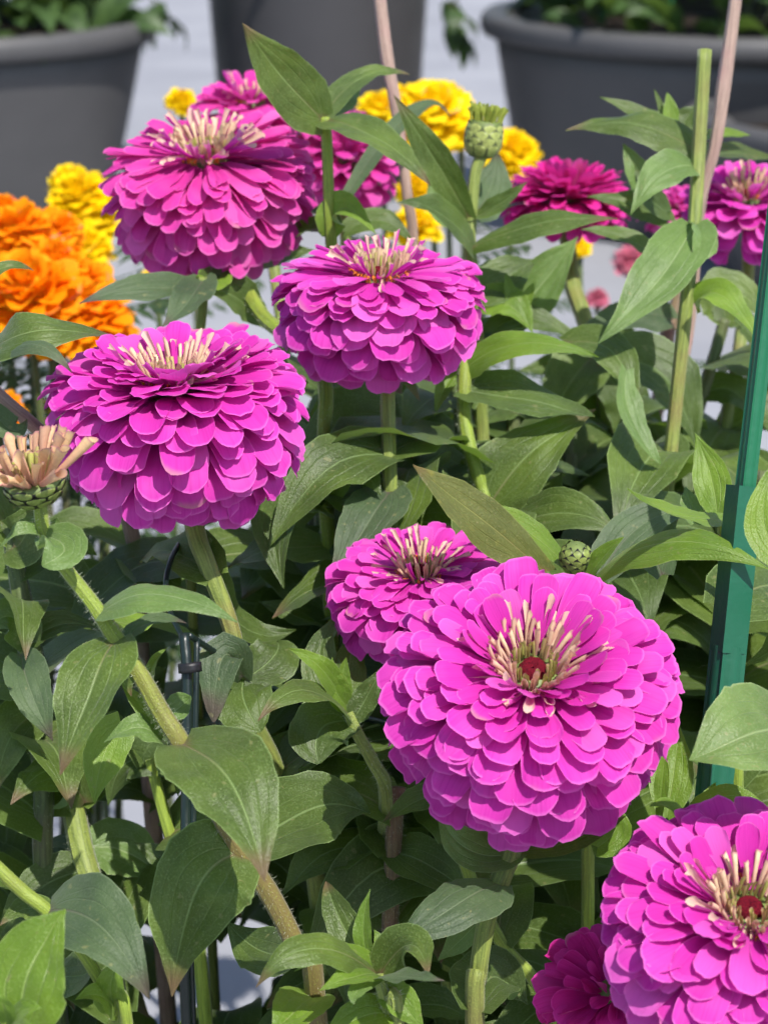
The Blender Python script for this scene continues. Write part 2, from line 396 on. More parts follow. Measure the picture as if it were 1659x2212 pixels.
# ------------------------------------------------------------------ leaf builder
OV = [(0, .42), (.04, .68), (.10, .88), (.19, .98), (.30, 1.0), (.44, .96), (.58, .83), (.72, .60), (.84, .34), (.92, .17), (.97, .075), (1.0, .012)]
LA = [(0, .34), (.06, .52), (.15, .74), (.28, .94), (.40, 1.0), (.52, .95), (.66, .74), (.80, .45), (.91, .20), (1.0, .012)]
NA = [(0, .45), (.15, .65), (.35, .95), (.5, 1.0), (.7, .82), (.85, .5), (.95, .22), (1.0, .02)]
RO = [(0, .35), (.06, .62), (.18, .88), (.35, 1.0), (.55, 1.0), (.72, .88), (.86, .62), (.95, .34), (1.0, .06)]
def leaf_verts(b, m, tp, width, nh, fold=0.25, wave=0.10, droop=0.0, twist=0.0, shape=OV, seed=0, nr=17, nc=17):
    r = random.Random(seed)
    ph = r.uniform(0, 6.28); fq = r.uniform(1.2, 2.2); ph2 = r.uniform(0, 6.28); asym = r.uniform(-.06, .06)
    ctrl = m * 2 - (b + tp) * 0.5; relief = r.uniform(.012, .035)
    vs, uv = [], []
    hw = width * 0.5
    for i in range(nr):
        t = i / (nr - 1)
        t = t * 0.9 + 0.1 * t * t * (3 - 2*t)
        p = b * (1-t)**2 + ctrl * (2*t*(1-t)) + tp * t*t
        T = ((ctrl - b) * (1-t) + (tp - ctrl) * t).normalized()
        N = (nh - T * nh.dot(T)).normalized()
        S = T.cross(N).normalized()
        if twist:
            q = Quaternion(T, twist * t); N = q @ N; S = q @ S
        wt = hw * table(t, shape)
        for j in range(nc):
            u = -1 + 2*j/(nc-1); a = abs(u)
            off = (fold * a - droop * u*u) * wt
            off += wave * hw * (a ** 1.6) * math.sin(2*math.pi*fq*t + ph + (0.9 if u > 0 else 0)) * math.sin(math.pi * min(1, t*1.1))
            off += 0.05 * hw * math.sin(9*t + ph2) * math.cos(2.2*u)
            if nc > 9:
                kk = math.sqrt(max(0.0, math.sin(math.pi*0.97*t)))
                off -= hw*relief*(math.exp(-(a/.05)**2)*1.2 + math.exp(-((a - .43*kk)/.09)**2) + .6*math.exp(-((a - .72*kk)/.08)**2))*kk
                off += hw*0.030*math.sin(16*t + 7*a + ph)*math.sin(math.pi*a)*kk
            back = -0.17 * width * a * max(0, 1 - t/0.14) ** 2         # clasping lobes at the base
            k = (1 + asym*u) * math.sqrt(max(0.15, 1 - (fold*0.55)**2))
            edge = 1 + (0.03*math.sin(13*t + ph2) + 0.018 * math.sin(31*t + ph) + 0.014*math.sin(53*t + ph2)) * (a > 0.9)
            off += 0.055*hw*a*a*math.sin(21*t + ph2 + 1.3*u)*math.sin(math.pi*t)
            off += 0.10*hw*math.sin(5.0*t + ph)*u*math.sin(math.pi*t)
            vs.append(p + S*(u*wt*k*edge) + N*off + T*back); uv.append((0.5 + 0.5*u, t))
    return vs, grid_faces(nr, nc), uv
def add_leaf(root, b, m, tp, width, nh, mat='leaf', **kw):
    base = root.location
    vs, fs, uv = leaf_verts(b, m, tp, width, nh, **kw)
    return obj('leaf', mesh('leaf', [v - base for v in vs], fs, uv, M[mat]), root)
LS = [100]
def leaf(root, b, m, t, wpx, nh=(0, .5, .85), mat='leaf', **kw):
    """leaf from picture-plane readings with a depth each: base, middle, tip; width in picture pixels"""
    LS[0] += 1; kw.setdefault('seed', LS[0])
    return add_leaf(root, P(*b), P(*m), P(*t), px(wpx, m[2]), camdir(nh), mat, **kw)

def stem_mesh(path, mat, ridge=0.05, nc=14):
    return tube_data(path, nc, True, ridge, 7)
def hairs(root, path, n, length, seed, mat='hair'):
    r = random.Random(seed); vs, fs = [], []
    for _ in range(n):
        i = r.randrange(len(path) - 1); t = r.random()
        p = path[i][0].lerp(path[i+1][0], t); rad = path[i][1]
        T = (path[i+1][0] - path[i][0]).normalized(); o = T.orthogonal().normalized()
        d = Quaternion(T, r.uniform(0, 6.283)) @ o
        L = length * r.uniform(0.4, 1.2)
        tip = p + d * (rad + L) + T * (L * r.uniform(-.25, .45))
        s = T.cross(d) * 0.00005; q = p + d * rad * 0.9
        k = len(vs); vs += [q + s, q - s, tip, q + T * 0.00008]; fs += [(k, k+1, k+2), (k+1, k+3, k+2), (k+3, k, k+2)]
    o = obj('stem_hair', mesh('stem_hair', [v - root.location for v in vs], fs, None, M[mat], False), root)
    o['kind'] = 'stuff'; return o

BED_Z = 0.13
STEMS = []          # (root, path) for growing background leaves
def plant(name, label, cat, pts, rad_px, mat='stem', group=None, hair=0, ground=True, foot=None):
    """a stem through picture readings (x, y, d); it goes on below the picture down into the bed"""
    w = [P(*p) for p in pts]
    rads = rad_px if isinstance(rad_px, (list, tuple)) else [rad_px] * len(pts)
    rads = [px(r, p[2]) for r, p in zip(rads, pts)]
    if ground:
        last = w[-1]
        f = foot or Vector((last.x + (last.x - w[-2].x) * 0.8, min(last.y + 0.01, 1.02), BED_Z - 0.02))
        w += [last.lerp(f, 0.5) + Vector((0.004, 0.0, 0)), f]; rads += [rads[-1] * 1.1, rads[-1] * 1.2]
    root = thing(name, w[-1], label, cat, group)
    path = smooth_path(w, rads, 7)
    v, f, uv = stem_mesh(path, mat)
    obj('stem', mesh('stem', [x - root.location for x in v], f, uv, M[mat]), root)
    if hair: hairs(root, path, int(hair*4.5), 0.0018, len(STEMS) + 5)
    STEMS.append((root, path)); return root

# ------------------------------------------------------------------ zinnia heads
PW = [(0, .16), (.15, .28), (.3, .50), (.45, .72), (.6, .90), (.74, 1.0), (.88, 1.0), (1.0, .93)]
PWN = [(0, .22), (.15, .36), (.3, .56), (.45, .76), (.6, .92), (.76, 1.0), (.9, .97), (1.0, .88)]
def petal_mesh(b, t, tdir, width, cup, seed, mat, prof=PW, nr=8, nc=9, wav=0.05, bow=0.0):
    """petal in the flower's own frame: base b=(r,z), tip t=(r,z), direction tdir at the tip"""
    r = random.Random(seed)
    L = math.hypot(t[0]-b[0], t[1]-b[1])
    c2 = (t[0] - tdir[0]*L*0.33, t[1] - tdir[1]*L*0.33)
    ch = ((t[0]-b[0])/L, (t[1]-b[1])/L)
    c1 = (b[0] + ch[0]*L*0.30 - ch[1]*bow*L, b[1] + ch[1]*L*0.30 + ch[0]*bow*L)
    p1, p2, p3 = r.uniform(0, 6.28), r.uniform(0, 6.28), r.uniform(-1, 1)
    curl = r.uniform(-.55, .65); dome = r.uniform(-.2, 1.0)
    notch = r.uniform(-0.25, 0.22); capL = 0.5*width*r.uniform(.72, 1.0)/L; vs, uv = [], []
    for i in range(nr):
        tt = i/(nr-1)
        for j in range(nc):
            u = math.sin(math.pi/2*(-1 + 2*j/(nc-1)))
            q = tt - tt**3 * capL * (1 - math.sqrt(max(0.0, 1 - (0.985*u)**2)) + max(0.0, notch*0.5)*(1 - min(1, abs(u)*2.5)) + 0.035*math.sin(5*u + p1))
            s = 1-q
            x = s*s*s*b[0] + 3*s*s*q*c1[0] + 3*s*q*q*c2[0] + q*q*q*t[0]
            z = s*s*s*b[1] + 3*s*s*q*c1[1] + 3*s*q*q*c2[1] + q*q*q*t[1]
            dx = 3*s*s*(c1[0]-b[0]) + 6*s*q*(c2[0]-c1[0]) + 3*q*q*(t[0]-c2[0])
            dz = 3*s*s*(c1[1]-b[1]) + 6*s*q*(c2[1]-c1[1]) + 3*q*q*(t[1]-c2[1])
            l = math.hypot(dx, dz) or 1; nx, nz = -dz/l, dx/l
            wt = width*0.5*table(tt, prof)
            h = 0.022*width*math.sin(9*u + p2)*tt*tt + cup*width*0.5*u*u*table(tt, prof) + wav*width*(0.6*math.sin(3.1*u + p1 + 2.5*tt)*tt + 0.5*tt*tt*math.sin(6*tt+p2)*u) + 0.05*width*p3*u*tt
            h += width*(curl*max(0.0, tt - 0.62)**2*2.2 - 0.10*math.sin(math.pi*tt)*(1 - u*u)*dome)
            vs.append((x + nx*h, u*wt, z + nz*h)); uv.append((0.5+0.5*u, tt))
    # winding so that the normal points to the upper (inner) face
    fs = [tuple(reversed(f)) for f in grid_faces(nr, nc)]
    return mesh('petal', vs, fs, uv, mat)
def quill_mesh(L, r0, roll, seed, mat, nr=8, nc=10, flare=1.5):
    """rolled petal / tube floret along +X from the origin; the slit looks up (+Z)"""
    r = random.Random(seed); vs, uv = [], []
    bend = r.uniform(-.16, .26); sway = r.uniform(-.12, .12); skew = r.uniform(-.16, .16)
    for i in range(nr):
        t = i/(nr-1)
        rad = r0 * lerp(0.72, flare, t**1.6); arc = lerp(roll, roll*r.uniform(.78, .9), t**2)
        for j in range(nc):
            u = -1 + 2*j/(nc-1)
            a = -math.pi/2 + u*arc*0.5
            x = L*t*(1 - 0.10*abs(u)*t**4) + (0.03*L*math.sin(5*u+seed))*t**5
            vs.append((x + skew*L*t**6*u*.5, rad*math.cos(a) + sway*L*t*t, rad*math.sin(a) + rad + bend*L*t*t)); uv.append((0.5+0.5*u, t))
    fs = grid_faces(nr, nc)
    return mesh('floret', vs, fs, uv, mat)

def zinnia_head(root, cx, cy, d, Rpx, psi, lean=0.0, Hu=0.5, Hl=0.9, th0=58, th1=-62, rows=11, wid=0.34, pet='petal',
                jit=1.0, quills=22, florets=34, seed=1, inner=0.55, relax=0.62, cup=0.10, prof=PW, core=True, red=True, cs=1.0, wav=0.05, zc=0.0, frise=0.0):
    r = random.Random(seed)
    Rm = px(Rpx, d); c = P(cx, cy, d)
    ax = camdir((lean, math.sin(R_(psi)), math.cos(R_(psi))))
    q = ax.to_track_quat('Z', 'Y')
    prof_c = [(0.006, -0.62*Rm*0.5), (0.05*Rm + 0.004, -0.26*Rm), (0.17*Rm, -0.16*Rm), (0.22*Rm, 0.0), (0.22*Rm, 0.08*Rm), (0.17*Rm, 0.14*Rm), (0.001, 0.17*Rm)]
    v, f, uv = lathe_data(prof_c, 20)
    hd = obj('flower_head', mesh('receptacle', v, f, uv, M['calyx']), root)
    hd.location = c - root.location; hd.rotation_mode = 'QUATERNION'; hd.rotation_quaternion = q
    def place(me, name, rz, ry=0.0, rx=0.0, sc=1.0, loc=None):
        o = obj(name, me, hd); o.rotation_euler = (rx, ry, rz); o.scale = (sc, sc, sc)
        if loc: o.location = loc
        return o
    mat = M[pet]; ph0 = r.uniform(0, 6.28)
    for i in range(rows):
        s = i/(rows-1); th = R_(lerp(th0, th1, s ** 0.92))
        ct, st = math.cos(th), math.sin(th)
        rr = Rm * (ct if th >= 0 else ct ** 0.6); zz = (Hu if th >= 0 else Hl) * Rm * st
        if th < 0: rr *= 1.0
        bR = Rm * lerp(0.19, 0.10, s); bZ = Rm * lerp(0.17, -0.16, s)
        wdt = wid * Rm * lerp(inner, 1.0, min(1, s*2.2))
        L = math.hypot(rr-bR, zz-bZ); ch = ((rr-bR)/L, (zz-bZ)/L)
        tg = (st*1.0, -(Hu if th >= 0 else Hl*0.8)*ct)          # down the dome
        l = math.hypot(*tg); tg = (tg[0]/l, tg[1]/l)
        k = relax * lerp(0.25, 1.0, min(1, s*2.5))
        td = (lerp(ch[0], tg[0], k), lerp(ch[1], tg[1], k)); l = math.hypot(*td); td = (td[0]/l, td[1]/l)
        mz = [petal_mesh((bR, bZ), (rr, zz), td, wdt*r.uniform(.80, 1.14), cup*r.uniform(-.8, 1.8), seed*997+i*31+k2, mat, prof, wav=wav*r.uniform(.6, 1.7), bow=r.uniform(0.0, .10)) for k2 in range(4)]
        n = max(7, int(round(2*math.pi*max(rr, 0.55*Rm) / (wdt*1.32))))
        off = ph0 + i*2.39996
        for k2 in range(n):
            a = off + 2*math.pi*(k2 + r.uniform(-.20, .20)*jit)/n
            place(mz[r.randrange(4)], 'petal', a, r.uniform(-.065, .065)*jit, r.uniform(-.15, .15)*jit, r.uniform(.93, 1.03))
    if not core: return hd
    zb = Rm*(0.13 + zc)
    # half rolled petals leaning outward
    qm = [quill_mesh(Rm*cs*r.uniform(.32, .48), Rm*0.019*r.uniform(.7, 1.3), R_(r.uniform(215, 290)), seed*31+k, M['quill'], flare=1.75) for k in range(6)]
    for k in range(quills):
        a = 2*math.pi*(k + r.uniform(-.3, .3))/quills
        el = R_(r.uniform(10, 44))
        o = place(qm[r.randrange(6)], 'quilled_petal', a, -el, r.uniform(-.5, .5), r.uniform(.8, 1.1), (math.cos(a)*Rm*0.17, math.sin(a)*Rm*0.17, zb + Rm*0.03))
    fm = [quill_mesh(Rm*cs*r.uniform(.20, .31), Rm*0.0175*r.uniform(.75, 1.2), R_(r.uniform(315, 350)), seed*37+k, M['floret'], flare=r.uniform(.95, 1.3)) for k in range(5)]
    gm = [quill_mesh(Rm*cs*r.uniform(.14, .19), Rm*0.0135, R_(350), seed*41+k, M['floret_green'], flare=1.1) for k in range(3)]
    for k in range(florets):
        a = k*2.39996 + r.uniform(-.15, .15); q01 = k/florets
        rad = Rm*lerp(0.185, 0.098, q01)
        el = R_(lerp(64, 87, q01) + r.uniform(-7, 5))
        me = fm[r.randrange(5)] if q01 < 0.62 else gm[r.randrange(3)]
        place(me, 'floret', a, -el, r.uniform(-.3, .3) + math.pi, r.uniform(.85, 1.12), (math.cos(a)*rad, math.sin(a)*rad, zb + Rm*frise*q01))
    dv, df, du = lathe_data([(Rm*0.10, zb - 0.02*Rm), (Rm*0.092, zb + Rm*0.05), (Rm*0.075, zb + Rm*0.078), (Rm*0.045, zb + Rm*0.082), (0.0003, zb + Rm*0.055)], 18, lambda a, i: 0.06*math.sin(a*9 + i*2))
    obj('disc', mesh('disc', dv, df, du, M['disc' if red else 'floret_green']), hd)
    # curly orange stamens round the tube ring: too fine to pick apart
    vs, fs = [], []
    for k in range(46):
        a = r.uniform(0, 6.283); rad = Rm*r.uniform(.20, .245); pr_ = Rm*0.0055
        p0 = Vector((math.cos(a)*rad, math.sin(a)*rad, zb)); out = Vector((math.cos(a), math.sin(a), 0)); sd_ = Vector((-math.sin(a), math.cos(a), 0))
        cu = r.uniform(-1, 1)
        pts = [p0, p0 + Vector((0, 0, Rm*.05)) + out*Rm*.012, p0 + Vector((0, 0, Rm*.075)) + out*Rm*.03 + sd_*cu*Rm*.025, p0 + Vector((0, 0, Rm*.06)) + out*Rm*.055 + sd_*cu*Rm*.04]
        v, f, uv = tube_data(smooth_path(pts, [pr_]*4, 3), 4, False)
        k0 = len(vs); vs += v; fs += [tuple(x + k0 for x in ff) for ff in f]
    o = obj('stamens', mesh('stamens', vs, fs, None, M['stamen']), hd); o['kind'] = 'stuff'
    return hd

def scale_head(root, cx, cy, d, rpx, hpx, psi, lean, rings, mat, seed, closed=True, rounded=False):
    """green involucre of overlapping dark-rimmed bracts (bud or just opening head)"""
    r = random.Random(seed); Rm = px(rpx, d); H = px(hpx, d); c = P(cx, cy, d)
    q = camdir((lean, math.sin(R_(psi)), math.cos(R_(psi)))).to_track_quat('Z', 'Y')
    if closed:
        prof = [(Rm*0.16, -H*0.5), (Rm*0.62, -H*0.42), (Rm*0.90, -H*0.18), (Rm*0.95, H*0.08), (Rm*0.82, H*0.32), (Rm*0.5, H*0.47), (0.0002, H*0.5)]
    else:
        prof = [(Rm*0.30, -H*0.5), (Rm*0.55, -H*0.40), (Rm*0.82, -H*0.10), (Rm*0.97, H*0.25), (Rm*0.97, H*0.45), (Rm*0.6, H*0.46), (0.0002, H*0.44)]
    if rounded: prof = [(Rm*0.30, -H*0.5), (Rm*0.70, -H*0.44), (Rm*0.93, -H*0.22), (Rm*1.0, H*0.05), (Rm*0.95, H*0.28), (Rm*0.86, H*0.45), (Rm*0.6, H*0.46), (0.0002, H*0.44)]
    v, f, uv = lathe_data(prof, 24)
    hd = obj('flower_head', mesh('bud_core', v, f, uv, M['calyx']), root)
    hd.location = c - root.location; hd.rotation_mode = 'QUATERNION'; hd.rotation_quaternion = q
    def rad_at(z):
        for (r0, z0), (r1, z1) in zip(prof, prof[1:]):
            if z0 <= z <= z1: return lerp(r0, r1, (z - z0)/(z1 - z0 + 1e-9))
        return prof[-1][0]
    for k in range(rings):
        zc = lerp(-H*0.40, H*(0.16 if closed else 0.10), k/(rings-1)); hh = H*0.36; n = 8
        wang = 2*math.pi/n*0.62
        vs, uv = [], []
        nr, nc = 6, 6
        for i in range(nr):
            t = i/(nr-1); z = zc + hh*t
            for j in range(nc):
                u = -1 + 2*j/(nc-1)
                zz = z - hh*0.30*u*u*t
                wd = wang*table(t, [(0, .75), (.5, 1.0), (.8, .88), (1, .42)])
                ra = rad_at(min(zz, H*0.47)) + Rm*(0.03 + 0.035*t + 0.03*(rings-k)/rings) - Rm*0.02*u*u
                vs.append((ra*math.cos(u*wd), ra*math.sin(u*wd), zz)); uv.append((.5+.5*u, t))
        me = mesh('bract', vs, grid_faces(nr, nc), uv, M[mat])
        for j in range(n):
            o = obj('bract', me, hd); o.rotation_euler = (0, r.uniform(-.03, .03), 2*math.pi*(j + 0.5*(k % 2))/n + r.uniform(-.06, .06))
    return hd, Rm, H

# ------------------------------------------------------------------ flowering zinnias
Z = 'zinnias in bloom'
pD = plant('zinnia', 'largest magenta zinnia, fully open with a red centre, lower right of the middle', 'flower',
           [(1118, 1640, .635), (1108, 1820, .632), (1085, 1890, .63), (1058, 1965, .63), (1042, 2040, .63), (1032, 2120, .632), (1026, 2215, .635)], [24, 22, 23, 21, 20, 20, 21], 'stem', Z)
zinnia_head(pD, 1148, 1482, .62, 326, 46, 0.0, Hu=.56, Hl=.92, th0=60, th1=-68, rows=19, wid=.30, seed=11, quills=34, florets=62, jit=1.15)
pE = plant('zinnia', 'magenta zinnia cut off by the bottom right corner of the picture', 'flower',
           [(1625, 2150, .59), (1630, 2260, .60), (1640, 2400, .61)], 21, 'stem', Z)
zinnia_head(pE, 1610, 1996, .575, 322, 51, 0.02, Hu=.54, Hl=.85, th0=58, th1=-60, rows=17, wid=.33, seed=23, quills=32, florets=62, jit=1.2)
pF = plant('zinnia', 'smaller magenta zinnia half hidden behind the largest one', 'flower',
           [(912, 1330, .73), (920, 1450, .735), (935, 1600, .74), (950, 1800, .745), (965, 2000, .75)], 16, 'stem', Z)
zinnia_head(pF, 908, 1262, .715, 205, 60, -0.05, Hu=.42, Hl=.78, th0=50, th1=-60, rows=13, wid=.34, seed=31, quills=24, florets=44, relax=.6)
pC = plant('zinnia', 'tall rounded magenta zinnia ball on the left, rows of overlapping petals hanging low', 'flower',
           [(395, 960, .72), (422, 1140, .715), (447, 1215, .71), (488, 1320, .71), (512, 1400, .71), (527, 1470, .715), (548, 1560, .72), (585, 1640, .73), (640, 1780, .74), (690, 1960, .75)], [20, 21, 20, 19, 18, 17, 20, 22, 20, 20], 'stem', Z)
zinnia_head(pC, 378, 862, .70, 284, 67, -0.03, Hu=.53, Hl=.97, th0=56, th1=-72, rows=19, wid=.285, seed=43, quills=28, florets=56, inner=.68, cs=.92, zc=.0)
pB = plant('zinnia', 'magenta zinnia in the middle with broad petals and an upright bunch of cream tubes', 'flower',
           [(838, 740, .77), (838, 860, .768), (840, 950, .766), (845, 1062, .765), (858, 1150, .77), (870, 1300, .78), (880, 1500, .79), (890, 1800, .80)], [17, 16, 16, 16, 15, 15, 16, 16], 'stem', Z, hair=60)
zinnia_head(pB, 820, 632, .76, 230, 65, 0.03, Hu=.40, Hl=.82, th0=34, th1=-66, rows=14, wid=.37, seed=57, quills=24, florets=58, cs=1.05, relax=.62, zc=.03)
pA = plant('zinnia', 'shaggy pink-magenta zinnia at the upper left with narrow separate petals', 'flower',
           [(455, 430, .86), (492, 545, .858), (528, 618, .85), (575, 690, .83), (640, 740, .81), (690, 790, .80), (704, 850, .795), (700, 950, .79), (704, 1080, .79), (712, 1200, .79), (716, 1350, .80), (722, 1600, .81)], [17, 17, 17, 16, 16, 16, 16, 15, 16, 17, 17, 17], 'stem_lime', Z, hair=260)
zinnia_head(pA, 450, 372, .85, 240, 57, -0.06, Hu=.36, Hl=.92, th0=38, th1=-62, rows=12, wid=.235, pet='petal_warm', jit=2.0, seed=67, quills=42, florets=66, relax=.45, prof=PWN, cs=1.0, red=True, wav=.10, cup=.22, zc=.03, inner=.7)
pA2 = plant('zinnia', 'magenta zinnia peeping over the top of the shaggy upper left one', 'flower',
            [(545, 300, 1.0), (560, 420, 1.0), (590, 560, .99), (620, 800, .98), (640, 1100, .98)], 13, 'stem', Z)
zinnia_head(pA2, 545, 235, .99, 138, 62, -.05, Hu=.55, Hl=.8, th0=55, th1=-50, rows=8, wid=.33, pet='petal_warm', seed=71, quills=14, florets=22, jit=1.5)
pA3 = plant('zinnia', 'magenta zinnia behind the bare upright stalk, partly hidden by a hanging leaf', 'flower',
            [(745, 420, 1.0), (750, 560, 1.0), (770, 800, .99), (780, 1100, .98)], 13, 'stem', Z)
zinnia_head(pA3, 742, 352, .995, 128, 66, .05, Hu=.95, Hl=.85, th0=70, th1=-62, rows=10, wid=.38, pet='petal_warm', seed=73, core=False)
pH = plant('zinnia', 'flat crimson-magenta zinnia right of the green bud, seen edge on', 'flower',
           [(1222, 470, 1.0), (1228, 540, 1.0), (1238, 620, .99), (1262, 690, .98), (1290, 800, .97), (1310, 1000, .96)], [17, 17, 18, 18, 17, 17], 'stem', Z)
zinnia_head(pH, 1222, 432, .99, 150, 74, 0.03, Hu=.62, Hl=.62, th0=72, th1=-56, rows=12, wid=.27, pet='petal_red', seed=79, core=False, relax=.4, prof=PWN, jit=1.4)
pI = plant('zinnia', 'magenta zinnia at the right edge with a few petals standing upright', 'flower',
           [(1620, 520, .97), (1610, 640, .97), (1590, 800, .96), (1560, 1000, .95)], 14, 'stem', Z)
zinnia_head(pI, 1612, 448, .95, 150, 60, -.05, Hu=.62, Hl=.80, th0=56, th1=-60, rows=9, wid=.36, pet='petal', seed=83, quills=20, florets=40, jit=2.0, relax=.45, cs=1.35, zc=.05)
pI2 = plant('zinnia', 'dull magenta zinnia mostly hidden behind the tall right stem', 'flower',
            [(1470, 520, 1.06), (1465, 640, 1.06), (1440, 730, 1.05), (1425, 860, 1.04), (1405, 1000, 1.03)], [15, 15, 17, 17, 17], 'stem_brown', Z)
zinnia_head(pI2, 1472, 455, 1.05, 92, 72, 0.0, Hu=.6, Hl=.7, th0=70, th1=-55, rows=9, wid=.34, pet='petal_warm', seed=89, core=False)
pG = plant('zinnia', 'deep pink zinnia low beside the corner bloom, half hidden by it', 'flower',
           [(1330, 2230, .64), (1335, 2330, .65)], 15, 'stem', Z)
zinnia_head(pG, 1330, 2148, .628, 172, 50, -.1, Hu=.62, Hl=.7, th0=66, th1=-55, rows=8, wid=.36, pet='petal_red', seed=97, core=False, jit=2.0, cup=.35, wav=.09)

# young head that is just opening, on the long slanting stem at the left
pJ = plant('young_zinnia', 'half-open young zinnia with peach tubes and dark-rimmed green cup, at the left edge', 'flower',
           [(88, 1085, .60), (97, 1150, .60), (135, 1218, .60), (200, 1302, .60), (248, 1375, .60), (300, 1452, .60), (350, 1540, .60), (390, 1602, .60), (452, 1715, .605), (520, 1838, .61), (582, 1930, .615), (640, 2045, .62), (682, 2160, .625)],
           [17, 15, 15, 16, 19, 19, 20, 21, 21, 22, 22, 22, 22], 'stem_blush', None, hair=420)
hJ, RJ, HJ = scale_head(pJ, 78, 1062, .60, 66, 62, 66, -.12, 3, 'bract', 3, closed=False)
rj = random.Random(5)
jm = [quill_mesh(px(112, .6)*rj.uniform(.8, 1.1), px(7.5, .6)*rj.uniform(.9, 1.25), R_(rj.uniform(240, 335)), 300 + k, M['floret_peach'], flare=1.5) for k in range(6)]
jl = [quill_mesh(px(74, .6)*rj.uniform(.8, 1.1), px(7, .6), R_(340), 330 + k, M['floret_lime'], flare=1.15) for k in range(3)]
jg = [quill_mesh(px(74, .6)*rj.uniform(.8, 1.1), px(7, .6), R_(335), 320 + k, M['floret_green'], flare=1.2) for k in range(3)]
for k in range(44):
    q = k/44; a = k*2.39996; rad = RJ*lerp(.80, .12, q); el = R_(lerp(24, 86, q**.7) + rj.uniform(-10, 10))
    o = obj('floret', (jm[rj.randrange(6)] if q < .62 else jg[rj.randrange(3)]), hJ)
    o.location = (math.cos(a)*rad, math.sin(a)*rad, HJ*.42); o.rotation_euler = (rj.uniform(-.5, .5) + (math.pi if q > .4 else 0), -el, a); s = rj.uniform(.8, 1.1); o.scale = (s, s, s)

# green bud with a tuft of pale tubes
pBud = plant('zinnia_bud', 'opening green bud with a flat tuft of lime tubes, upper centre right', 'flower bud',
             [(1040, 335, .86), (1026, 380, .86), (1018, 470, .86), (1016, 540, .86), (1030, 700, .87), (1040, 900, .88), (1050, 1200, .89)], [13, 13, 13, 13, 14, 15, 16], 'stem', None, hair=120)
hb, Rb, Hb = scale_head(pBud, 1044, 300, .86, 40, 84, 74, .10, 4, 'bract_pale', 9, closed=False, rounded=True)
for k in range(34):
    q = k/34; a = k*2.39996; rad = Rb*.85*math.sqrt(q)
    o = obj('floret', jl[k % 3], hb); o.location = (math.cos(a)*rad, math.sin(a)*rad, Hb*.42)
    o.rotation_euler = (math.pi, -R_(86), a); s = rj.uniform(.62, .78); o.scale = (s, s*.8, s*.8)
# small tight bud
pB2 = plant('zinnia_bud', 'small tight bud with black-rimmed scales just above the largest bloom', 'flower bud',
            [(1243, 1232, .70), (1244, 1300, .70), (1250, 1500, .71), (1270, 1800, .72)], [11, 11, 13, 14], 'stem_lime')
scale_head(pB2, 1243, 1206, .70, 36, 70, 60, 0.0, 5, 'bract', 13, closed=True)

# ------------------------------------------------------------------ leaves on those plants (read one by one off the photograph)
leaf(pJ, (99, 1158, .598), (140, 1185, .585), (92, 1222, .580), 104, (.15, .35, .92), 'leaf_pale', shape=RO, fold=.35, wave=.05)
leaf(pJ, (94, 1160, .60), (48, 1152, .595), (0, 1185, .595), 52, (.1, .8, .55), 'leaf_pale', fold=.5)
leaf(pJ, (92, 1152, .605), (62, 1132, .61), (22, 1160, .605), 34, (0, .7, .7), 'leaf_pale', fold=.4)
leaf(pJ, (104, 1150, .605), (118, 1138, .61), (124, 1118, .61), 26, (0, .3, .9), 'leaf_pale', shape=RO)
leaf(pJ, (220, 1318, .598), (352, 1284, .585), (514, 1344, .578), 100, (-.05, .72, .68), 'leaf_pale', fold=.12, droop=.30, wave=.10)
leaf(pJ, (232, 1338, .605), (290, 1345, .625), (345, 1322, .645), 70, (0, .35, .9), 'leaf_young', fold=.2)
leaf(pJ, (244, 1390, .597), (192, 1500, .582), (131, 1674, .575), 170, (-.30, .22, .92), 'leaf', fold=.16, wave=.06)
leaf(pJ, (272, 1384, .60), (330, 1342, .605), (404, 1346, .60), 46, (0, .8, .55), 'leaf_grey', fold=.3)
leaf(pJ, (275, 1395, .61), (268, 1440, .60), (285, 1505, .60), 60, (.5, .2, .8), 'leaf', fold=.2)
leaf(pJ, (330, 1490, .605), (330, 1440, .61), (363, 1398, .612), 34, (-.5, .3, .8), 'leaf_young', fold=.4)
leaf(pJ, (352, 1592, .603), (308, 1530, .605), (262, 1472, .608), 34, (-.2, .5, .8), 'leaf_young', shape=NA, fold=.4)
leaf(pJ, (396, 1604, .592), (505, 1700, .562), (572, 1905, .548), 225, (.28, .42, .86), 'leaf', fold=.18, wave=.07, droop=.05)
leaf(pJ, (352, 1594, .605), (292, 1572, .60), (226, 1604, .60), 78, (0, .75, .6), 'leaf_pale', fold=.2)
leaf(pJ, (356, 1560, .61), (386, 1530, .615), (414, 1506, .615), 62, (-.1, .5, .85), 'leaf_pale', shape=RO)
leaf(pJ, (262, 1560, .67), (222, 1640, .665), (205, 1736, .66), 96, (.1, .3, .95), 'leaf_young', fold=.15)
leaf(pJ, (514, 1842, .607), (420, 1935, .60), (372, 2152, .60), 225, (-.15, .36, .92), 'leaf', fold=.18, wave=.06)
leaf(pJ, (528, 1838, .615), (680, 1745, .66), (800, 1756, .67), 190, (.05, .52, .85), 'leaf_plain', fold=.1, wave=.08)
leaf(pJ, (650, 2060, .625), (560, 2050, .65), (490, 1990, .66), 120, (0, .5, .85), 'leaf_plain', fold=.1)
leaf(pJ, (680, 2150, .625), (640, 2180, .60), (585, 2235, .59), 120, (0, .7, .7), 'leaf_young', fold=.2)

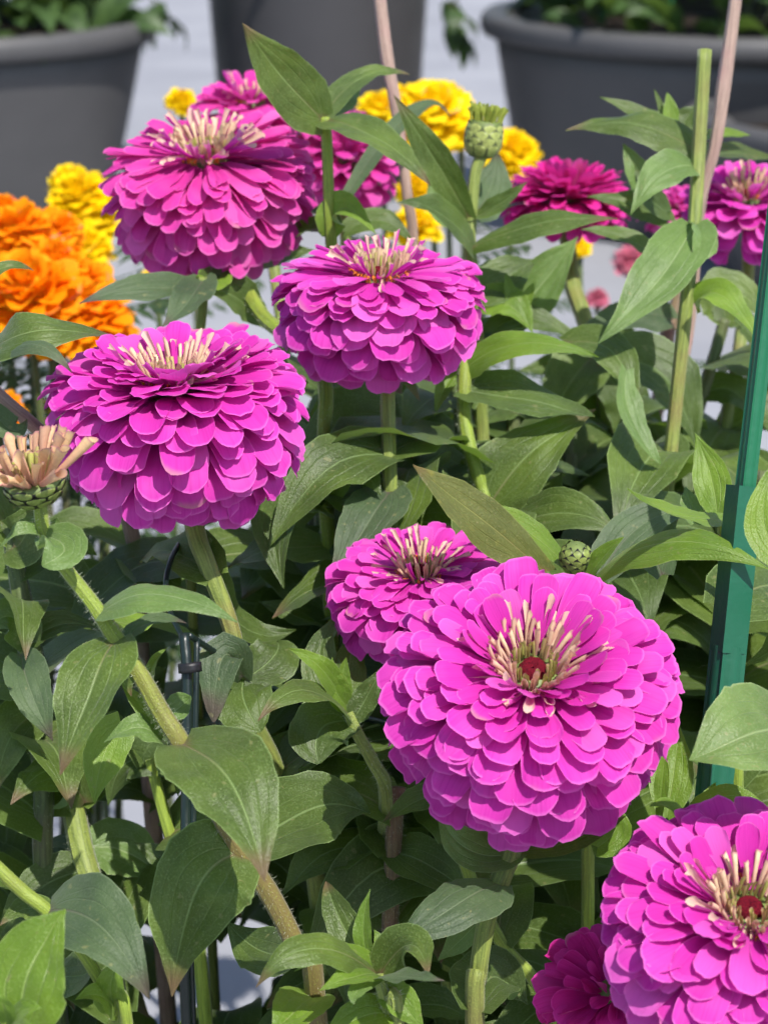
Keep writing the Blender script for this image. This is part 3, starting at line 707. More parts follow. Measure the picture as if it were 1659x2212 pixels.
leaf(pC, (524, 1462, .708), (482, 1418, .695), (462, 1560, .69), 96, (-.2, .15, .95), 'leaf_grey', shape=RO, fold=.1)
leaf(pC, (530, 1466, .71), (590, 1420, .72), (600, 1385, .73), 110, (.1, .3, .95), 'leaf_plain', shape=RO, fold=.12)
leaf(pC, (526, 1470, .712), (530, 1520, .70), (565, 1580, .695), 130, (.1, .3, .95), 'leaf_plain', shape=RO, fold=.12)
leaf(pC, (440, 1190, .715), (520, 1350, .74), (640, 1360, .75), 110, (.1, .7, .7), 'leaf_plain', fold=.2)
leaf(pC, (600, 1660, .735), (660, 1620, .75), (760, 1660, .76), 110, (.1, .6, .8), 'leaf_plain')

leaf(pA, (708, 1088, .785), (736, 1042, .775), (767, 990, .77), 58, (-.15, .25, .95), 'leaf_young', shape=RO, fold=.3)
leaf(pA, (700, 1084, .785), (690, 1050, .78), (676, 1010, .775), 26, (.3, .2, .9), 'leaf_young', shape=NA)
leaf(pA, (696, 1094, .785), (600, 1110, .755), (614, 1272, .735), 140, (-.15, .45, .88), 'leaf_plain', fold=.28, wave=.08)
leaf(pA, (712, 1096, .785), (775, 1112, .77), (835, 1178, .765), 56, (.1, .75, .65), 'leaf_young', fold=.3)
leaf(pA, (716, 1350, .80), (640, 1330, .79), (560, 1300, .79), 80, (0, .75, .65), 'leaf_plain')

leaf(pB, (840, 1060, .762), (795, 1130, .745), (712, 1250, .735), 140, (-.22, .35, .9), 'leaf_grey', fold=.14, wave=.05)
leaf(pB, (852, 1058, .765), (886, 1080, .77), (908, 1155, .765), 50, (.3, .5, .8), 'leaf_plain')
leaf(pB, (850, 1060, .775), (960, 1010, .81), (1060, 1075, .82), 120, (.1, .55, .8), 'leaf_plain')

leaf(pD, (1076, 1905, .628), (985, 1955, .605), (835, 2048, .60), 140, (-.1, .62, .78), 'leaf_grey', fold=.05, droop=.25, wave=.04)
leaf(pD, (1060, 1960, .63), (1000, 2025, .64), (945, 2075, .65), 60, (0, .3, .9), 'leaf_pale')
leaf(pD, (1112, 1838, .632), (1010, 1835, .625), (946, 1742, .622), 104, (-.1, .62, .78), 'leaf_pale', fold=.22)
leaf(pD, (1118, 1836, .635), (1240, 1815, .635), (1352, 1762, .64), 60, (.05, .7, .7), 'leaf_olive', fold=.15)
leaf(pD, (1290, 1830, .66), (1330, 1790, .66), (1330, 1740, .66), 80, (0, .3, .9), 'leaf_young')
leaf(pD, (1030, 2180, .632), (1070, 2110, .66), (1140, 2170, .67), 150, (0, .6, .8), 'leaf_plain')
leaf(pF, (948, 1712, .70), (892, 1735, .69), (826, 1776, .685), 64, (0, .7, .7), 'leaf', fold=.25)

# hairy yellow-green stem right of the middle flower
pM = plant('zinnia_shoot', 'hairy lime-green stem topped by a long pointed leaf, right of the middle flower', 'plant stem',
           [(1006, 745, .81), (1004, 800, .80), (1003, 900, .795), (1018, 980, .79), (1040, 1050, .79), (1054, 1100, .79), (1080, 1250, .80), (1100, 1500, .82)], [12, 15, 15, 15, 15, 15, 15, 15], 'stem_lime', None, hair=300)
leaf(pM, (1004, 800, .80), (1120, 742, .785), (1292, 771, .775), 84, (.02, .52, .85), 'leaf_young', fold=.1, droop=.15, wave=.05)
leaf(pM, (1000, 800, .80), (965, 830, .80), (938, 900, .79), 50, (-.2, .4, .9), 'leaf_young')
leaf(pM, (1058, 1090, .787), (1140, 985, .785), (1287, 884, .79), 170, (-.22, .5, .85), 'leaf', fold=.12, wave=.04)
leaf(pM, (1050, 1088, .79), (1000, 1120, .78), (960, 1080, .78), 60, (0, .6, .8), 'leaf_plain')
leaf(pM, (1060, 1180, .79), (1210, 1105, .76), (1350, 1170, .75), 120, (.05, .5, .85), 'leaf', fold=.1)
leaf(pM, (1010, 830, .80), (1070, 850, .81), (1110, 828, .82), 60, (0, .5, .85), 'leaf_pale')
# leaves round the small bud
leaf(pB2, (1180, 1235, .70), (1020, 1105, .685), (892, 1004, .675), 118, (-.1, .5, .86), 'leaf_olive', shape=LA, fold=.06, wave=.05)
leaf(pB2, (1222, 1222, .71), (1130, 1140, .705), (1020, 1080, .70), 72, (.05, .7, .7), 'leaf_young', shape=LA, fold=.2)
leaf(pB2, (1272, 1250, .695), (1300, 1205, .69), (1347, 1160, .685), 40, (-.4, .4, .8), 'leaf_young', shape=NA, fold=.4)
leaf(pB2, (1280, 1255, .695), (1440, 1168, .66), (1660, 1230, .645), 118, (.02, .62, .78), 'leaf_young', shape=LA, fold=-.05, droop=.25, wave=.10)
leaf(pB2, (1300, 1240, .71), (1390, 1130, .72), (1500, 1110, .73), 100, (0, .5, .85), 'leaf_grey')

# tall cut stem on the right
pN = plant('zinnia_shoot', 'tall pale green cut stem with paired leaves, standing right of centre', 'plant stem',
           [(1522, 108, .84), (1510, 300, .84), (1500, 480, .835), (1484, 640, .83), (1464, 830, .83), (1441, 1055, .83), (1425, 1250, .84), (1410, 1500, .85)], [15, 15, 15, 15, 15, 15, 16, 16], 'stem', None)
leaf(pN, (1496, 485, .832), (1432, 590, .81), (1291, 742, .80), 140, (-.25, .38, .9), 'leaf_pale', fold=.14, wave=.05)
leaf(pN, (1502, 485, .832), (1520, 520, .82), (1500, 560, .815), 70, (.4, .3, .85), 'leaf_pale', shape=RO)
leaf(pN, (1496, 360, .838), (1428, 375, .825), (1362, 464, .82), 92, (-.1, .45, .88), 'leaf_pale', fold=.1, wave=.12)
leaf(pN, (1495, 322, .845), (1372, 268, .855), (1222, 282, .86), 104, (-.05, .6, .8), 'leaf', fold=.05, droop=.2)
leaf(pN, (1470, 290, .88), (1380, 245, .89), (1294, 209, .89), 42, (0, .5, .85), 'leaf_plain')
leaf(pN, (1440, 300, .89), (1432, 250, .89), (1412, 192, .89), 20, (.2, .2, .95), 'leaf_plain', shape=NA)
leaf(pN, (1442, 300, .885), (1448, 250, .885), (1440, 200, .885), 36, (.1, .2, .95), 'leaf_young', shape=NA)
leaf(pN, (1460, 300, .89), (1480, 260, .89), (1510, 225, .89), 60, (.1, .4, .9), 'leaf_plain')
leaf(pN, (1400, 420, .90), (1375, 370, .90), (1345, 310, .90), 70, (0, .4, .9), 'leaf_pale')
leaf(pN, (1440, 460, .89), (1400, 420, .885), (1370, 360, .885), 60, (0, .4, .9), 'leaf_plain')
leaf(pN, (1415, 552, .87), (1340, 510, .87), (1255, 496, .87), 56, (0, .65, .75), 'leaf_plain', fold=.2)
leaf(pN, (1440, 480, .89), (1360, 440, .90), (1268, 425, .90), 70, (0, .5, .85), 'leaf_plain', fold=.2)
leaf(pN, (1500, 655, .828), (1560, 640, .815), (1650, 752, .80), 88, (.15, .55, .8), 'leaf_young', fold=.16)
leaf(pN, (1540, 630, .90), (1590, 625, .90), (1660, 700, .90), 90, (.1, .5, .85), 'leaf')
leaf(pN, (1500, 300, .90), (1560, 290, .92), (1620, 292, .93), 40, (0, .5, .85), 'leaf_young')
leaf(pN, (1500, 335, .90), (1580, 330, .93), (1680, 345, .95), 60, (0, .5, .85), 'leaf_plain')
leaf(pN, (1222, 742, .83), (1322, 760, .815), (1372, 900, .80), 112, (.15, .55, .82), 'leaf', fold=.12)
leaf(pN, (1352, 800, .80), (1362, 900, .79), (1427, 1004, .785), 66, (.35, .4, .85), 'leaf_pale', shape=NA, fold=.3)
leaf(pN, (1330, 775, .87), (1440, 820, .87), (1505, 970, .87), 150, (.1, .55, .82), 'leaf_plain')
leaf(pN, (1450, 690, .93), (1380, 680, .92), (1230, 720, .90), 110, (0, .65, .75), 'leaf_grey', fold=.1)
leaf(pN, (1436, 1060, .83), (1390, 1000, .85), (1360, 1040, .86), 70, (0, .5, .85), 'leaf_plain')

# shoot at the right by the stake
pR = plant('zinnia_shoot', 'bright green shoot of pointed leaves in front of the green stake', 'plant stem',
           [(1560, 1130, .69), (1570, 1250, .70), (1580, 1500, .71), (1590, 1800, .72)], [10, 12, 13, 14], 'stem_lime')
leaf(pR, (1585, 1118, .685), (1470, 1112, .66), (1354, 1055, .645), 70, (0, .72, .7), 'leaf_young', fold=.1, shape=LA)
leaf(pR, (1548, 1115, .70), (1535, 1030, .71), (1500, 935, .715), 84, (-.35, .25, .9), 'leaf_young', shape=LA, fold=.25)
leaf(pR, (1500, 1130, .71), (1490, 1090, .715), (1480, 1050, .72), 50, (.2, .3, .9), 'leaf_pale')
leaf(pR, (1430, 1240, .72), (1420, 1170, .73), (1470, 1110, .735), 90, (0, .4, .9), 'leaf_grey')
pR2 = plant('zinnia_shoot', 'large pale leaf and its stem cut off by the right edge', 'plant stem',
            [(1730, 1100, .60), (1728, 1300, .60), (1722, 1560, .60), (1735, 1900, .605)], 14, 'stem_lime')
leaf(pR2, (1725, 1215, .60), (1650, 1130, .605), (1680, 985, .61), 92, (-.1, .3, .92), 'leaf_young', fold=.2)
leaf(pR2, (1724, 1560, .60), (1610, 1590, .575), (1488, 1642, .57), 235, (-.12, .5, .86), 'leaf_pale', fold=.12, wave=.04)
leaf(pR2, (1712, 1300, .64), (1690, 1380, .66), (1600, 1440, .67), 70, (0, .5, .8), 'leaf_plain')
pR3 = plant('zinnia_shoot', 'cluster of bright upright leaves between the two large right blooms', 'plant stem',
            [(1462, 1770, .655), (1470, 1850, .66), (1480, 2100, .67)], 12, 'stem_lime')
leaf(pR3, (1440, 1765, .655), (1455, 1665, .66), (1468, 1568, .665), 96, (-.1, .25, .95), 'leaf_young', fold=.2, shape=LA)
leaf(pR3, (1424, 1760, .645), (1430, 1690, .645), (1436, 1625, .645), 34, (-.3, .2, .9), 'leaf_young', shape=NA)
leaf(pR3, (1485, 1765, .645), (1520, 1730, .645), (1545, 1690, .645), 30, (-.2, .3, .9), 'leaf_young', shape=NA, fold=.4)
leaf(pR3, (1490, 1772, .64), (1570, 1718, .635), (1668, 1752, .63), 56, (0, .7, .7), 'leaf_young', fold=.1)
leaf(pR3, (1475, 1770, .645), (1440, 1740, .64), (1402, 1742, .635), 40, (0, .7, .7), 'leaf_young')

# top shoot with three big leaves
pT = plant('zinnia_shoot', 'pale green stalk with broad pointed leaves rising at the top, behind the shaggy flower', 'plant stem',
           [(700, 255, .825), (706, 300, .825), (711, 440, .825), (716, 520, .83), (722, 620, .84), (735, 800, .86), (745, 1100, .87)], [13, 12, 12, 13, 13, 14, 15], 'stem_lime', None)
leaf(pT, (696, 256, .823), (612, 168, .805), (524, 50, .79), 132, (-.30, .34, .9), 'leaf', fold=.14, wave=.05)
leaf(pT, (702, 250, .83), (785, 165, .85), (885, 161, .86), 60, (.05, .62, .8), 'leaf', fold=.16)
leaf(pT, (700, 250, .84), (745, 205, .86), (775, 165, .87), 70, (.1, .3, .95), 'leaf_pale')
leaf(pT, (690, 252, .83), (665, 245, .85), (650, 225, .87), 60, (-.1, .4, .9), 'leaf_plain')
leaf(pT, (710, 262, .823), (820, 300, .80), (930, 402, .785), 108, (.22, .55, .82), 'leaf', fold=.14, wave=.04)
leaf(pT, (712, 500, .828), (742, 448, .82), (812, 506, .81), 76, (.05, .5, .85), 'leaf_young', fold=.3, wave=.1)
leaf(pT, (708, 500, .83), (650, 500, .86), (560, 545, .88), 84, (-.05, .6, .8), 'leaf_plain')
leaf(pT, (720, 510, .84), (700, 470, .85), (672, 460, .84), 60, (-.2, .3, .9), 'leaf')
leaf(pT, (745, 500, .86), (825, 478, .86), (893, 528, .86), 66, (.05, .6, .8), 'leaf_plain')
leaf(pT, (715, 480, .85), (880, 250, .90), (973, 252, .92), 44, (0, .55, .85), 'leaf_grey', shape=LA)
# bud plant leaves
leaf(pBud, (1012, 468, .855), (935, 338, .84), (850, 205, .835), 76, (-.35, .38, .86), 'leaf', shape=LA, fold=.22)
leaf(pBud, (1022, 465, .865), (1062, 400, .885), (1072, 325, .89), 92, (.1, .25, .95), 'leaf_grey', fold=.1)
leaf(pBud, (1022, 468, .86), (1080, 440, .85), (1138, 392, .845), 52, (.1, .5, .85), 'leaf', shape=LA, fold=.25)
leaf(pBud, (1008, 478, .87), (955, 450, .885), (926, 385, .89), 66, (-.1, .3, .95), 'leaf_pale')
leaf(pBud, (1020, 535, .855), (950, 458, .835), (858, 438, .825), 92, (-.2, .55, .82), 'leaf_plain', fold=.12)
leaf(pBud, (1022, 535, .855), (1165, 482, .84), (1334, 473, .83), 80, (.05, .6, .8), 'leaf', shape=LA, fold=.05, droop=.2)
leaf(pBud, (1105, 705, .88), (1165, 620, .875), (1247, 512, .875), 130, (-.25, .35, .9), 'leaf_pale', shape=LA, fold=.14)
leaf(pBud, (1035, 640, .865), (1090, 600, .87), (1160, 560, .88), 110, (0, .4, .9), 'leaf_plain')
leaf(pBud, (1125, 690, .865), (1105, 640, .862), (1092, 588, .862), 30, (.2, .25, .95), 'leaf_young', shape=NA)
leaf(pBud, (1130, 695, .862), (1138, 650, .86), (1154, 610, .86), 28, (-.3, .25, .9), 'leaf_young', shape=NA)
leaf(pBud, (1032, 660, .865), (1100, 660, .86), (1150, 720, .855), 90, (.1, .5, .85), 'leaf_young')
leaf(pBud, (1060, 720, .87), (1150, 690, .865), (1280, 760, .86), 70, (.1, .6, .8), 'leaf_plain')
leaf(pH, (1280, 770, .94), (1230, 830, .93), (1180, 920, .93), 130, (0, .4, .9), 'leaf')
leaf(pH, (1290, 800, .94), (1350, 880, .94), (1330, 990, .94), 110, (.1, .4, .9), 'leaf_plain')

for b_, m_, t_, w_, mt_ in [((1040, 900, .885), (1110, 870, .90), (1190, 900, .905), 100, 'leaf_plain'), ((1045, 1000, .89), (1000, 940, .90), (930, 930, .905), 110, 'leaf_plain'),
                            ((1038, 860, .885), (990, 850, .89), (930, 880, .89), 90, 'leaf'), ((1048, 1060, .89), (1120, 1040, .90), (1200, 1090, .90), 90, 'leaf_plain')]:
    leaf(pBud, b_, m_, t_, w_, (0, .5, .85), mt_)
for b_, m_, t_, w_, mt_ in [((1295, 830, .965), (1230, 800, .95), (1120, 800, .94), 110, 'leaf_plain'), ((1300, 900, .96), (1240, 900, .95), (1130, 960, .945), 120, 'leaf_plain'), ((1302, 900, .96), (1380, 920, .965), (1450, 1000, .96), 120, 'leaf'),
                            ((1308, 980, .96), (1250, 960, .955), (1170, 1000, .95), 90, 'leaf'), ((1308, 990, .96), (1370, 1000, .965), (1440, 1090, .96), 110, 'leaf_plain'), ((1306, 940, .97), (1220, 940, 1.0), (1110, 900, 1.0), 120, 'leaf_plain'), ((1300, 860, .97), (1220, 850, 1.0), (1120, 870, 1.02), 100, 'leaf_plain'), ((1308, 1010, .97), (1230, 1040, .98), (1130, 1050, .98), 110, 'leaf_plain'), ((1308, 960, .97), (1400, 940, .98), (1520, 960, .98), 100, 'leaf_plain'), ((1270, 730, .975), (1330, 720, .97), (1400, 760, .965), 70, 'leaf_plain')]:
    leaf(pH, b_, m_, t_, w_, (0, .5, .85), mt_)
# rosettes, low shoots
pS1 = plant('zinnia_shoot', 'young shoot with a rosette of green leaves left of the largest bloom', 'plant stem',
            [(752, 1540, .69), (775, 1590, .69), (808, 1650, .695), (832, 1700, .70), (830, 1800, .73), (812, 1920, .765), (805, 2050, .78)], [12, 13, 14, 15, 15, 15, 15], 'stem', None, hair=120)
leaf(pS1, (752, 1545, .69), (655, 1490, .665), (558, 1558, .65), 84, (-.05, .7, .7), 'leaf', fold=.12, droop=.1)
leaf(pS1, (742, 1518, .69), (695, 1445, .68), (621, 1400, .675), 58, (-.1, .55, .82), 'leaf_young', fold=.25)
leaf(pS1, (748, 1525, .69), (722, 1480, .685), (718, 1420, .685), 56, (.2, .3, .9), 'leaf_young', fold=.3)
leaf(pS1, (742, 1520, .70), (690, 1430, .71), (728, 1330, .715), 92, (-.1, .3, .95), 'leaf_plain', fold=.15)
leaf(pS1, (755, 1520, .70), (755, 1430, .71), (775, 1360, .715), 76, (.1, .25, .95), 'leaf_plain', fold=.2)
leaf(pS1, (752, 1555, .69), (690, 1580, .685), (690, 1650, .68), 140, (0, .45, .9), 'leaf_plain', shape=RO)
leaf(pS1, (768, 1548, .69), (795, 1500, .69), (826, 1440, .69), 60, (.1, .4, .9), 'leaf_plain')
leaf(pS1, (755, 1530, .70), (742, 1480, .70), (748, 1420, .70), 36, (0, .2, .95), 'leaf_young', shape=NA)
pS2 = plant('zinnia_shoot', 'low rosette of fresh leaves at the bottom centre', 'plant stem',
            [(816, 2105, .60), (838, 2180, .602), (862, 2260, .605)], [13, 14, 15], 'stem', None, hair=110)
leaf(pS2, (812, 2103, .60), (668, 2048, .58), (553, 2133, .575), 92, (-.05, .68, .72), 'leaf', fold=.05, droop=.22)
leaf(pS2, (815, 2098, .602), (738, 2060, .592), (636, 2098, .585), 56, (-.05, .6, .8), 'leaf_young', fold=.1, droop=.2)
leaf(pS2, (812, 2105, .598), (760, 2110, .585), (690, 2140, .58), 70, (0, .75, .65), 'leaf_young', fold=.2)
leaf(pS2, (800, 2085, .61), (742, 2000, .615), (704, 1903, .617), 78, (-.1, .3, .95), 'leaf', shape=NA, fold=.3)
leaf(pS2, (806, 2092, .605), (785, 2010, .605), (800, 1920, .607), 46, (-.5, .25, .85), 'leaf_young', shape=LA, fold=.3)
leaf(pS2, (822, 2098, .603), (825, 2050, .605), (808, 2008, .607), 48, (.3, .25, .9), 'leaf_young', shape=LA, fold=.3)
leaf(pS2, (822, 2102, .60), (888, 2040, .59), (925, 2110, .575), 96, (.05, .45, .88), 'leaf', fold=.15, wave=.12)
leaf(pS2, (820, 2110, .598), (880, 2108, .575), (960, 2118, .565), 62, (.05, .8, .6), 'leaf_grey', fold=.1, wave=.2)
leaf(pS2, (818, 2112, .60), (772, 2140, .585), (765, 2170, .58), 44, (-.1, .6, .8), 'leaf_pale')
leaf(pS2, (830, 2140, .602), (870, 2170, .60), (918, 2235, .60), 76, (.1, .4, .9), 'leaf_young')
leaf(pS2, (840, 2190, .602), (770, 2200, .60), (690, 2250, .60), 90, (0, .7, .7), 'leaf_young')

pK = plant('zinnia_shoot', 'lime stem entering at the lower left edge with a broad dark leaf', 'plant stem',
           [(-30, 1850, .60), (0, 1880, .60), (52, 1928, .60), (108, 1974, .60), (180, 2060, .605), (250, 2180, .61), (280, 2260, .61)], [15, 15, 15, 15, 13, 14, 14], 'stem_lime', None)
leaf(pK, (112, 1968, .598), (215, 1998, .575), (324, 2158, .565), 185, (.1, .5, .86), 'leaf_grey', fold=.15)
leaf(pK, (100, 1978, .60), (55, 1962, .605), (0, 2000, .60), 66, (-.1, .65, .75), 'leaf', fold=.2)
leaf(pK, (250, 2180, .61), (240, 2130, .60), (262, 2060, .60), 76, (0, .3, .95), 'leaf_young', fold=.2)
leaf(pK, (258, 2190, .61), (215, 2150, .60), (163, 2160, .595), 60, (-.1, .6, .8), 'leaf_young')
leaf(pK, (200, 2085, .61), (150, 2110, .62), (60, 2090, .63), 110, (-.1, .6, .8), 'leaf_plain')
pK2 = plant('zinnia_shoot', 'brightest lime leaf and its small rosette in the bottom left corner', 'plant stem',
            [(15, 2215, .535), (20, 2300, .54)], 12, 'stem_lime', None)
leaf(pK2, (42, 2235, .532), (68, 2090, .535), (142, 1964, .54), 225, (-.3, .35, .9), 'leaf_young', fold=.08, wave=.06)
leaf(pK2, (25, 2210, .528), (55, 2180, .522), (92, 2178, .52), 50, (0, .6, .8), 'leaf_young')
leaf(pK2, (15, 2210, .528), (8, 2175, .522), (-10, 2150, .52), 50, (0, .4, .9), 'leaf_young')
leaf(pK2, (20, 2225, .525), (50, 2220, .515), (85, 2230, .51), 40, (0, .6, .8), 'leaf_young')
pL = plant('zinnia_shoot', 'thick hairy stem under a broad shaded leaf at the lower left', 'plant stem',
           [(165, 1700, .76), (160, 1740, .76), (178, 1840, .755), (208, 1945, .75), (240, 2100, .75)], [26, 25, 26, 27, 27], 'stem', None, hair=240)
leaf(pL, (185, 1735, .755), (110, 1665, .73), (24, 1738, .715), 130, (-.1, .55, .82), 'leaf', fold=-.1, droop=.2, wave=.14)
leaf(pL, (180, 1700, .76), (250, 1630, .77), (345, 1665, .77), 130, (.1, .55, .82), 'leaf_plain')
leaf(pL, (160, 1690, .78), (90, 1580, .76), (0, 1560, .76), 140, (-.1, .6, .8), 'leaf', fold=.1)
leaf(pL, (200, 1830, .765), (285, 1845, .77), (362, 1905, .77), 130, (.1, .55, .83), 'leaf_pale')
leaf(pL, (165, 1850, .77), (120, 1830, .78), (85, 1860, .79), 60, (0, .5, .85), 'leaf_grey')
pL2 = plant('zinnia_shoot', 'thick stem with drooping leaves under the half-open young flower', 'plant stem',
            [(20, 1130, .74), (40, 1250, .74), (62, 1380, .74), (80, 1500, .745), (95, 1700, .75), (100, 1950, .755)], [18, 20, 26, 28, 22, 22], 'stem_dim', None, hair=160)
leaf(pL2, (45, 1412, .72), (70, 1500, .70), (115, 1600, .70), 96, (.05, .3, .95), 'leaf_grey', fold=.15)
leaf(pL2, (48, 1400, .735), (130, 1350, .74), (230, 1362, .74), 70, (.05, .7, .7), 'leaf_plain')
leaf(pL2, (30, 1180, .735), (60, 1150, .73), (100, 1060, .73), 120, (0, .3, .95), 'leaf')
leaf(pL2, (60, 1390, .735), (20, 1330, .73), (-40, 1380, .73), 90, (0, .5, .85), 'leaf_plain')
leaf(pL2, (35, 1240, .74), (130, 1180, .75), (210, 1200, .76), 100, (0, .55, .85), 'leaf_plain')
leaf(pL2, (80, 1540, .74), (20, 1600, .73), (-10, 1720, .73), 120, (0, .4, .9), 'leaf')
pL3 = plant('zinnia_shoot', 'thin green stem crossing the pale ground gap left of the dark post', 'plant stem',
            [(325, 1640, .74), (345, 1720, .74), (372, 1815, .74), (400, 1900, .745), (430, 2050, .75)], [13, 13, 14, 14, 15], 'stem_lime', None)
leaf(pL3, (330, 1650, .74), (270, 1650, .745), (235, 1740, .75), 100, (-.1, .45, .88), 'leaf_plain')
leaf(pL3, (332, 1655, .74), (375, 1640, .735), (385, 1720, .73), 90, (.2, .4, .88), 'leaf_plain')
leaf(pL3, (390, 1890, .745), (340, 1850, .75), (290, 1820, .75), 50, (0, .5, .85), 'leaf_plain')
pO = plant('zinnia_shoot', 'large curved leaf and brown stem at the left edge under the orange marigolds', 'plant stem',
           [(-60, 700, .72), (-40, 810, .72), (0, 855, .72), (75, 920, .725), (150, 985, .75), (260, 1080, .79), (300, 1250, .82), (310, 1500, .83)], [15, 15, 15, 15, 15, 16, 17], 'stem_pink', None)
leaf(pO, (-46, 770, .715), (80, 716, .69), (255, 728, .715), 122, (0, .55, .84), 'leaf', fold=.10, droop=.1, wave=.08)
leaf(pO, (-44, 800, .71), (62, 742, .685), (156, 806, .68), 66, (.05, .6, .8), 'leaf_grey', fold=.05, droop=.3)
leaf(pO, (-58, 650, .72), (0, 582, .73), (74, 584, .73), 42, (0, .6, .8), 'leaf')
leaf(pO, (-20, 880, .715), (30, 930, .71), (60, 905, .71), 60, (0, .4, .9), 'leaf_grey')
pQ = plant('zinnia_shoot', 'grey-green leaves under the shaggy flower, beside the orange marigolds', 'plant stem',
           [(440, 600, .82), (438, 660, .82), (430, 760, .82), (420, 1000, .81), (415, 1300, .81)], 11, 'stem', None)
leaf(pQ, (436, 628, .818), (310, 622, .80), (172, 656, .79), 78, (-.05, .5, .86), 'leaf_grey', fold=.12)
leaf(pQ, (438, 600, .82), (408, 650, .80), (352, 705, .79), 88, (-.1, .3, .95), 'leaf_grey')
leaf(pQ, (440, 610, .82), (470, 600, .83), (500, 560, .84), 70, (.1, .4, .9), 'leaf_young')
leaf(pQ, (442, 620, .82), (520, 650, .84), (590, 720, .85), 110, (.1, .4, .9), 'leaf_plain')
leaf(pQ, (440, 600, .83), (560, 560, .88), (680, 540, .90), 100, (.05, .5, .85), 'leaf_plain')
leaf(pQ, (450, 605, .83), (480, 560, .84), (455, 520, .85), 60, (0, .3, .95), 'leaf')

# bare stalks
plant('bare_stalk', 'bare pinkish stalk rising to the top edge, between the planters at the centre', 'plant stem',
      [(818, -30, .93), (836, 120, .93), (860, 260, .93), (880, 420, .93), (892, 520, .935), (875, 680, .94), (850, 1000, .94)], [13, 14, 12, 11, 11, 12, 13], 'stem_pink')
plant('bare_stalk', 'reddish split stalk beside the tall cut stem at the top right', 'plant stem',
      [(1592, -30, .90), (1580, 60, .90), (1562, 190, .90), (1543, 320, .90), (1512, 440, .905), (1488, 700, .91), (1448, 1000, .92)], [13, 14, 16, 13, 13, 13, 14], 'stem_pink')
pBS = plant('background_stem', 'dim olive stem between the tall cut stem and the green stake', 'plant stem',
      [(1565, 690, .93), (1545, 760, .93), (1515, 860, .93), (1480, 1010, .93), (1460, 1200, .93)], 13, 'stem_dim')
leaf(pBS, (1566, 694, .93), (1600, 700, .935), (1665, 780, .94), 90, (.1, .6, .8), 'leaf_plain')
leaf(pBS, (1564, 694, .93), (1540, 660, .935), (1500, 640, .94), 70, (-.1, .5, .85), 'leaf')
leaf(pBS, (1520, 850, .93), (1590, 850, .93), (1650, 930, .93), 90, (.1, .6, .8), 'leaf_plain')
plant('background_stem', 'short lime stem seen through the gap right of the hairy stem', 'plant stem',
      [(1202, 990, .92), (1208, 1060, .92), (1220, 1200, .92), (1240, 1500, .93)], 12, 'stem_lime')
plant('background_stem', 'slim lime stem slanting behind the largest bloom\'s stalk', 'plant stem',
      [(985, 1780, .70), (1000, 1850, .70), (1030, 1930, .70), (1085, 2040, .70), (1155, 2120, .70), (1200, 2230, .70)], [14, 14, 14, 14, 14, 14], 'stem_lime')
plant('background_stem', 'dark red-brown hairy stem standing in the shade at the lower centre', 'plant stem',
      [(860, 1700, .72), (852, 1800, .72), (845, 1950, .72), (842, 2080, .72), (845, 2240, .725)], [17, 18, 18, 18, 18], 'stem_brown', None, hair=220)
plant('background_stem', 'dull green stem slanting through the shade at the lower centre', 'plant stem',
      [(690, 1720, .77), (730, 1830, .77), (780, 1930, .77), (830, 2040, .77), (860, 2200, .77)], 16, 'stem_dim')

# ------------------------------------------------------------------ leaves that fill the shade behind, grown in opposite pairs on the stems
HOLES = [(200, 1800, 38), (255, 1802, 44), (310, 1800, 44), (105, 1788, 32), (374, 1715, 26), (376, 1765, 26), (340, 1750, 30), (495, 2090, 54), (520, 2130, 45), (460, 2130, 48), (600, 1978, 34), (332, 2150, 32), (165, 1440, 28), (113, 1470, 18), (435, 1535, 26), (536, 1590, 18),
         (1380, 600, 90), (1460, 780, 50), (1310, 560, 70), (1340, 660, 60), (1540, 560, 40), (1400, 790, 40), (1190, 1035, 20), (1030, 900, 14), (1300, 1060, 18), (1515, 860, 22)]
FLOW = [(1148, 1500, 318, .62), (1600, 2010, 330, .575), (910, 1270, 170, .70), (378, 900, 262, .70), (820, 680, 205, .76), (450, 400, 215, .85), (1222, 432, 130, .99), (1622, 440, 130, .95), (1325, 2130, 130, .66), (545, 200, 90, 1.0), (800, 380, 80, 1.0), (1044, 297, 50, .86)]
def clear_of_view(pts):
    for p in pts:
        x, y, d = proj(p)
        for hx, hy, hr in HOLES:
            if (x-hx)**2 + (y-hy)**2 < hr*hr: return False
        for fx, fy, fr, fd in FLOW:
            if d < fd + 0.02 and (x-fx)**2 + (y-fy)**2 < (fr*1.08)**2: return False
        sky_y = table(min(max(x, 0), 1659), [(0, 900), (90, 1080), (560, 1120), (600, 760), (900, 560), (1000, 620), (1250, 720), (1290, 880), (1430, 830), (1500, 700), (1659, 660)])
        if y < sky_y: return False
        if d < 0.70: return False
    return True
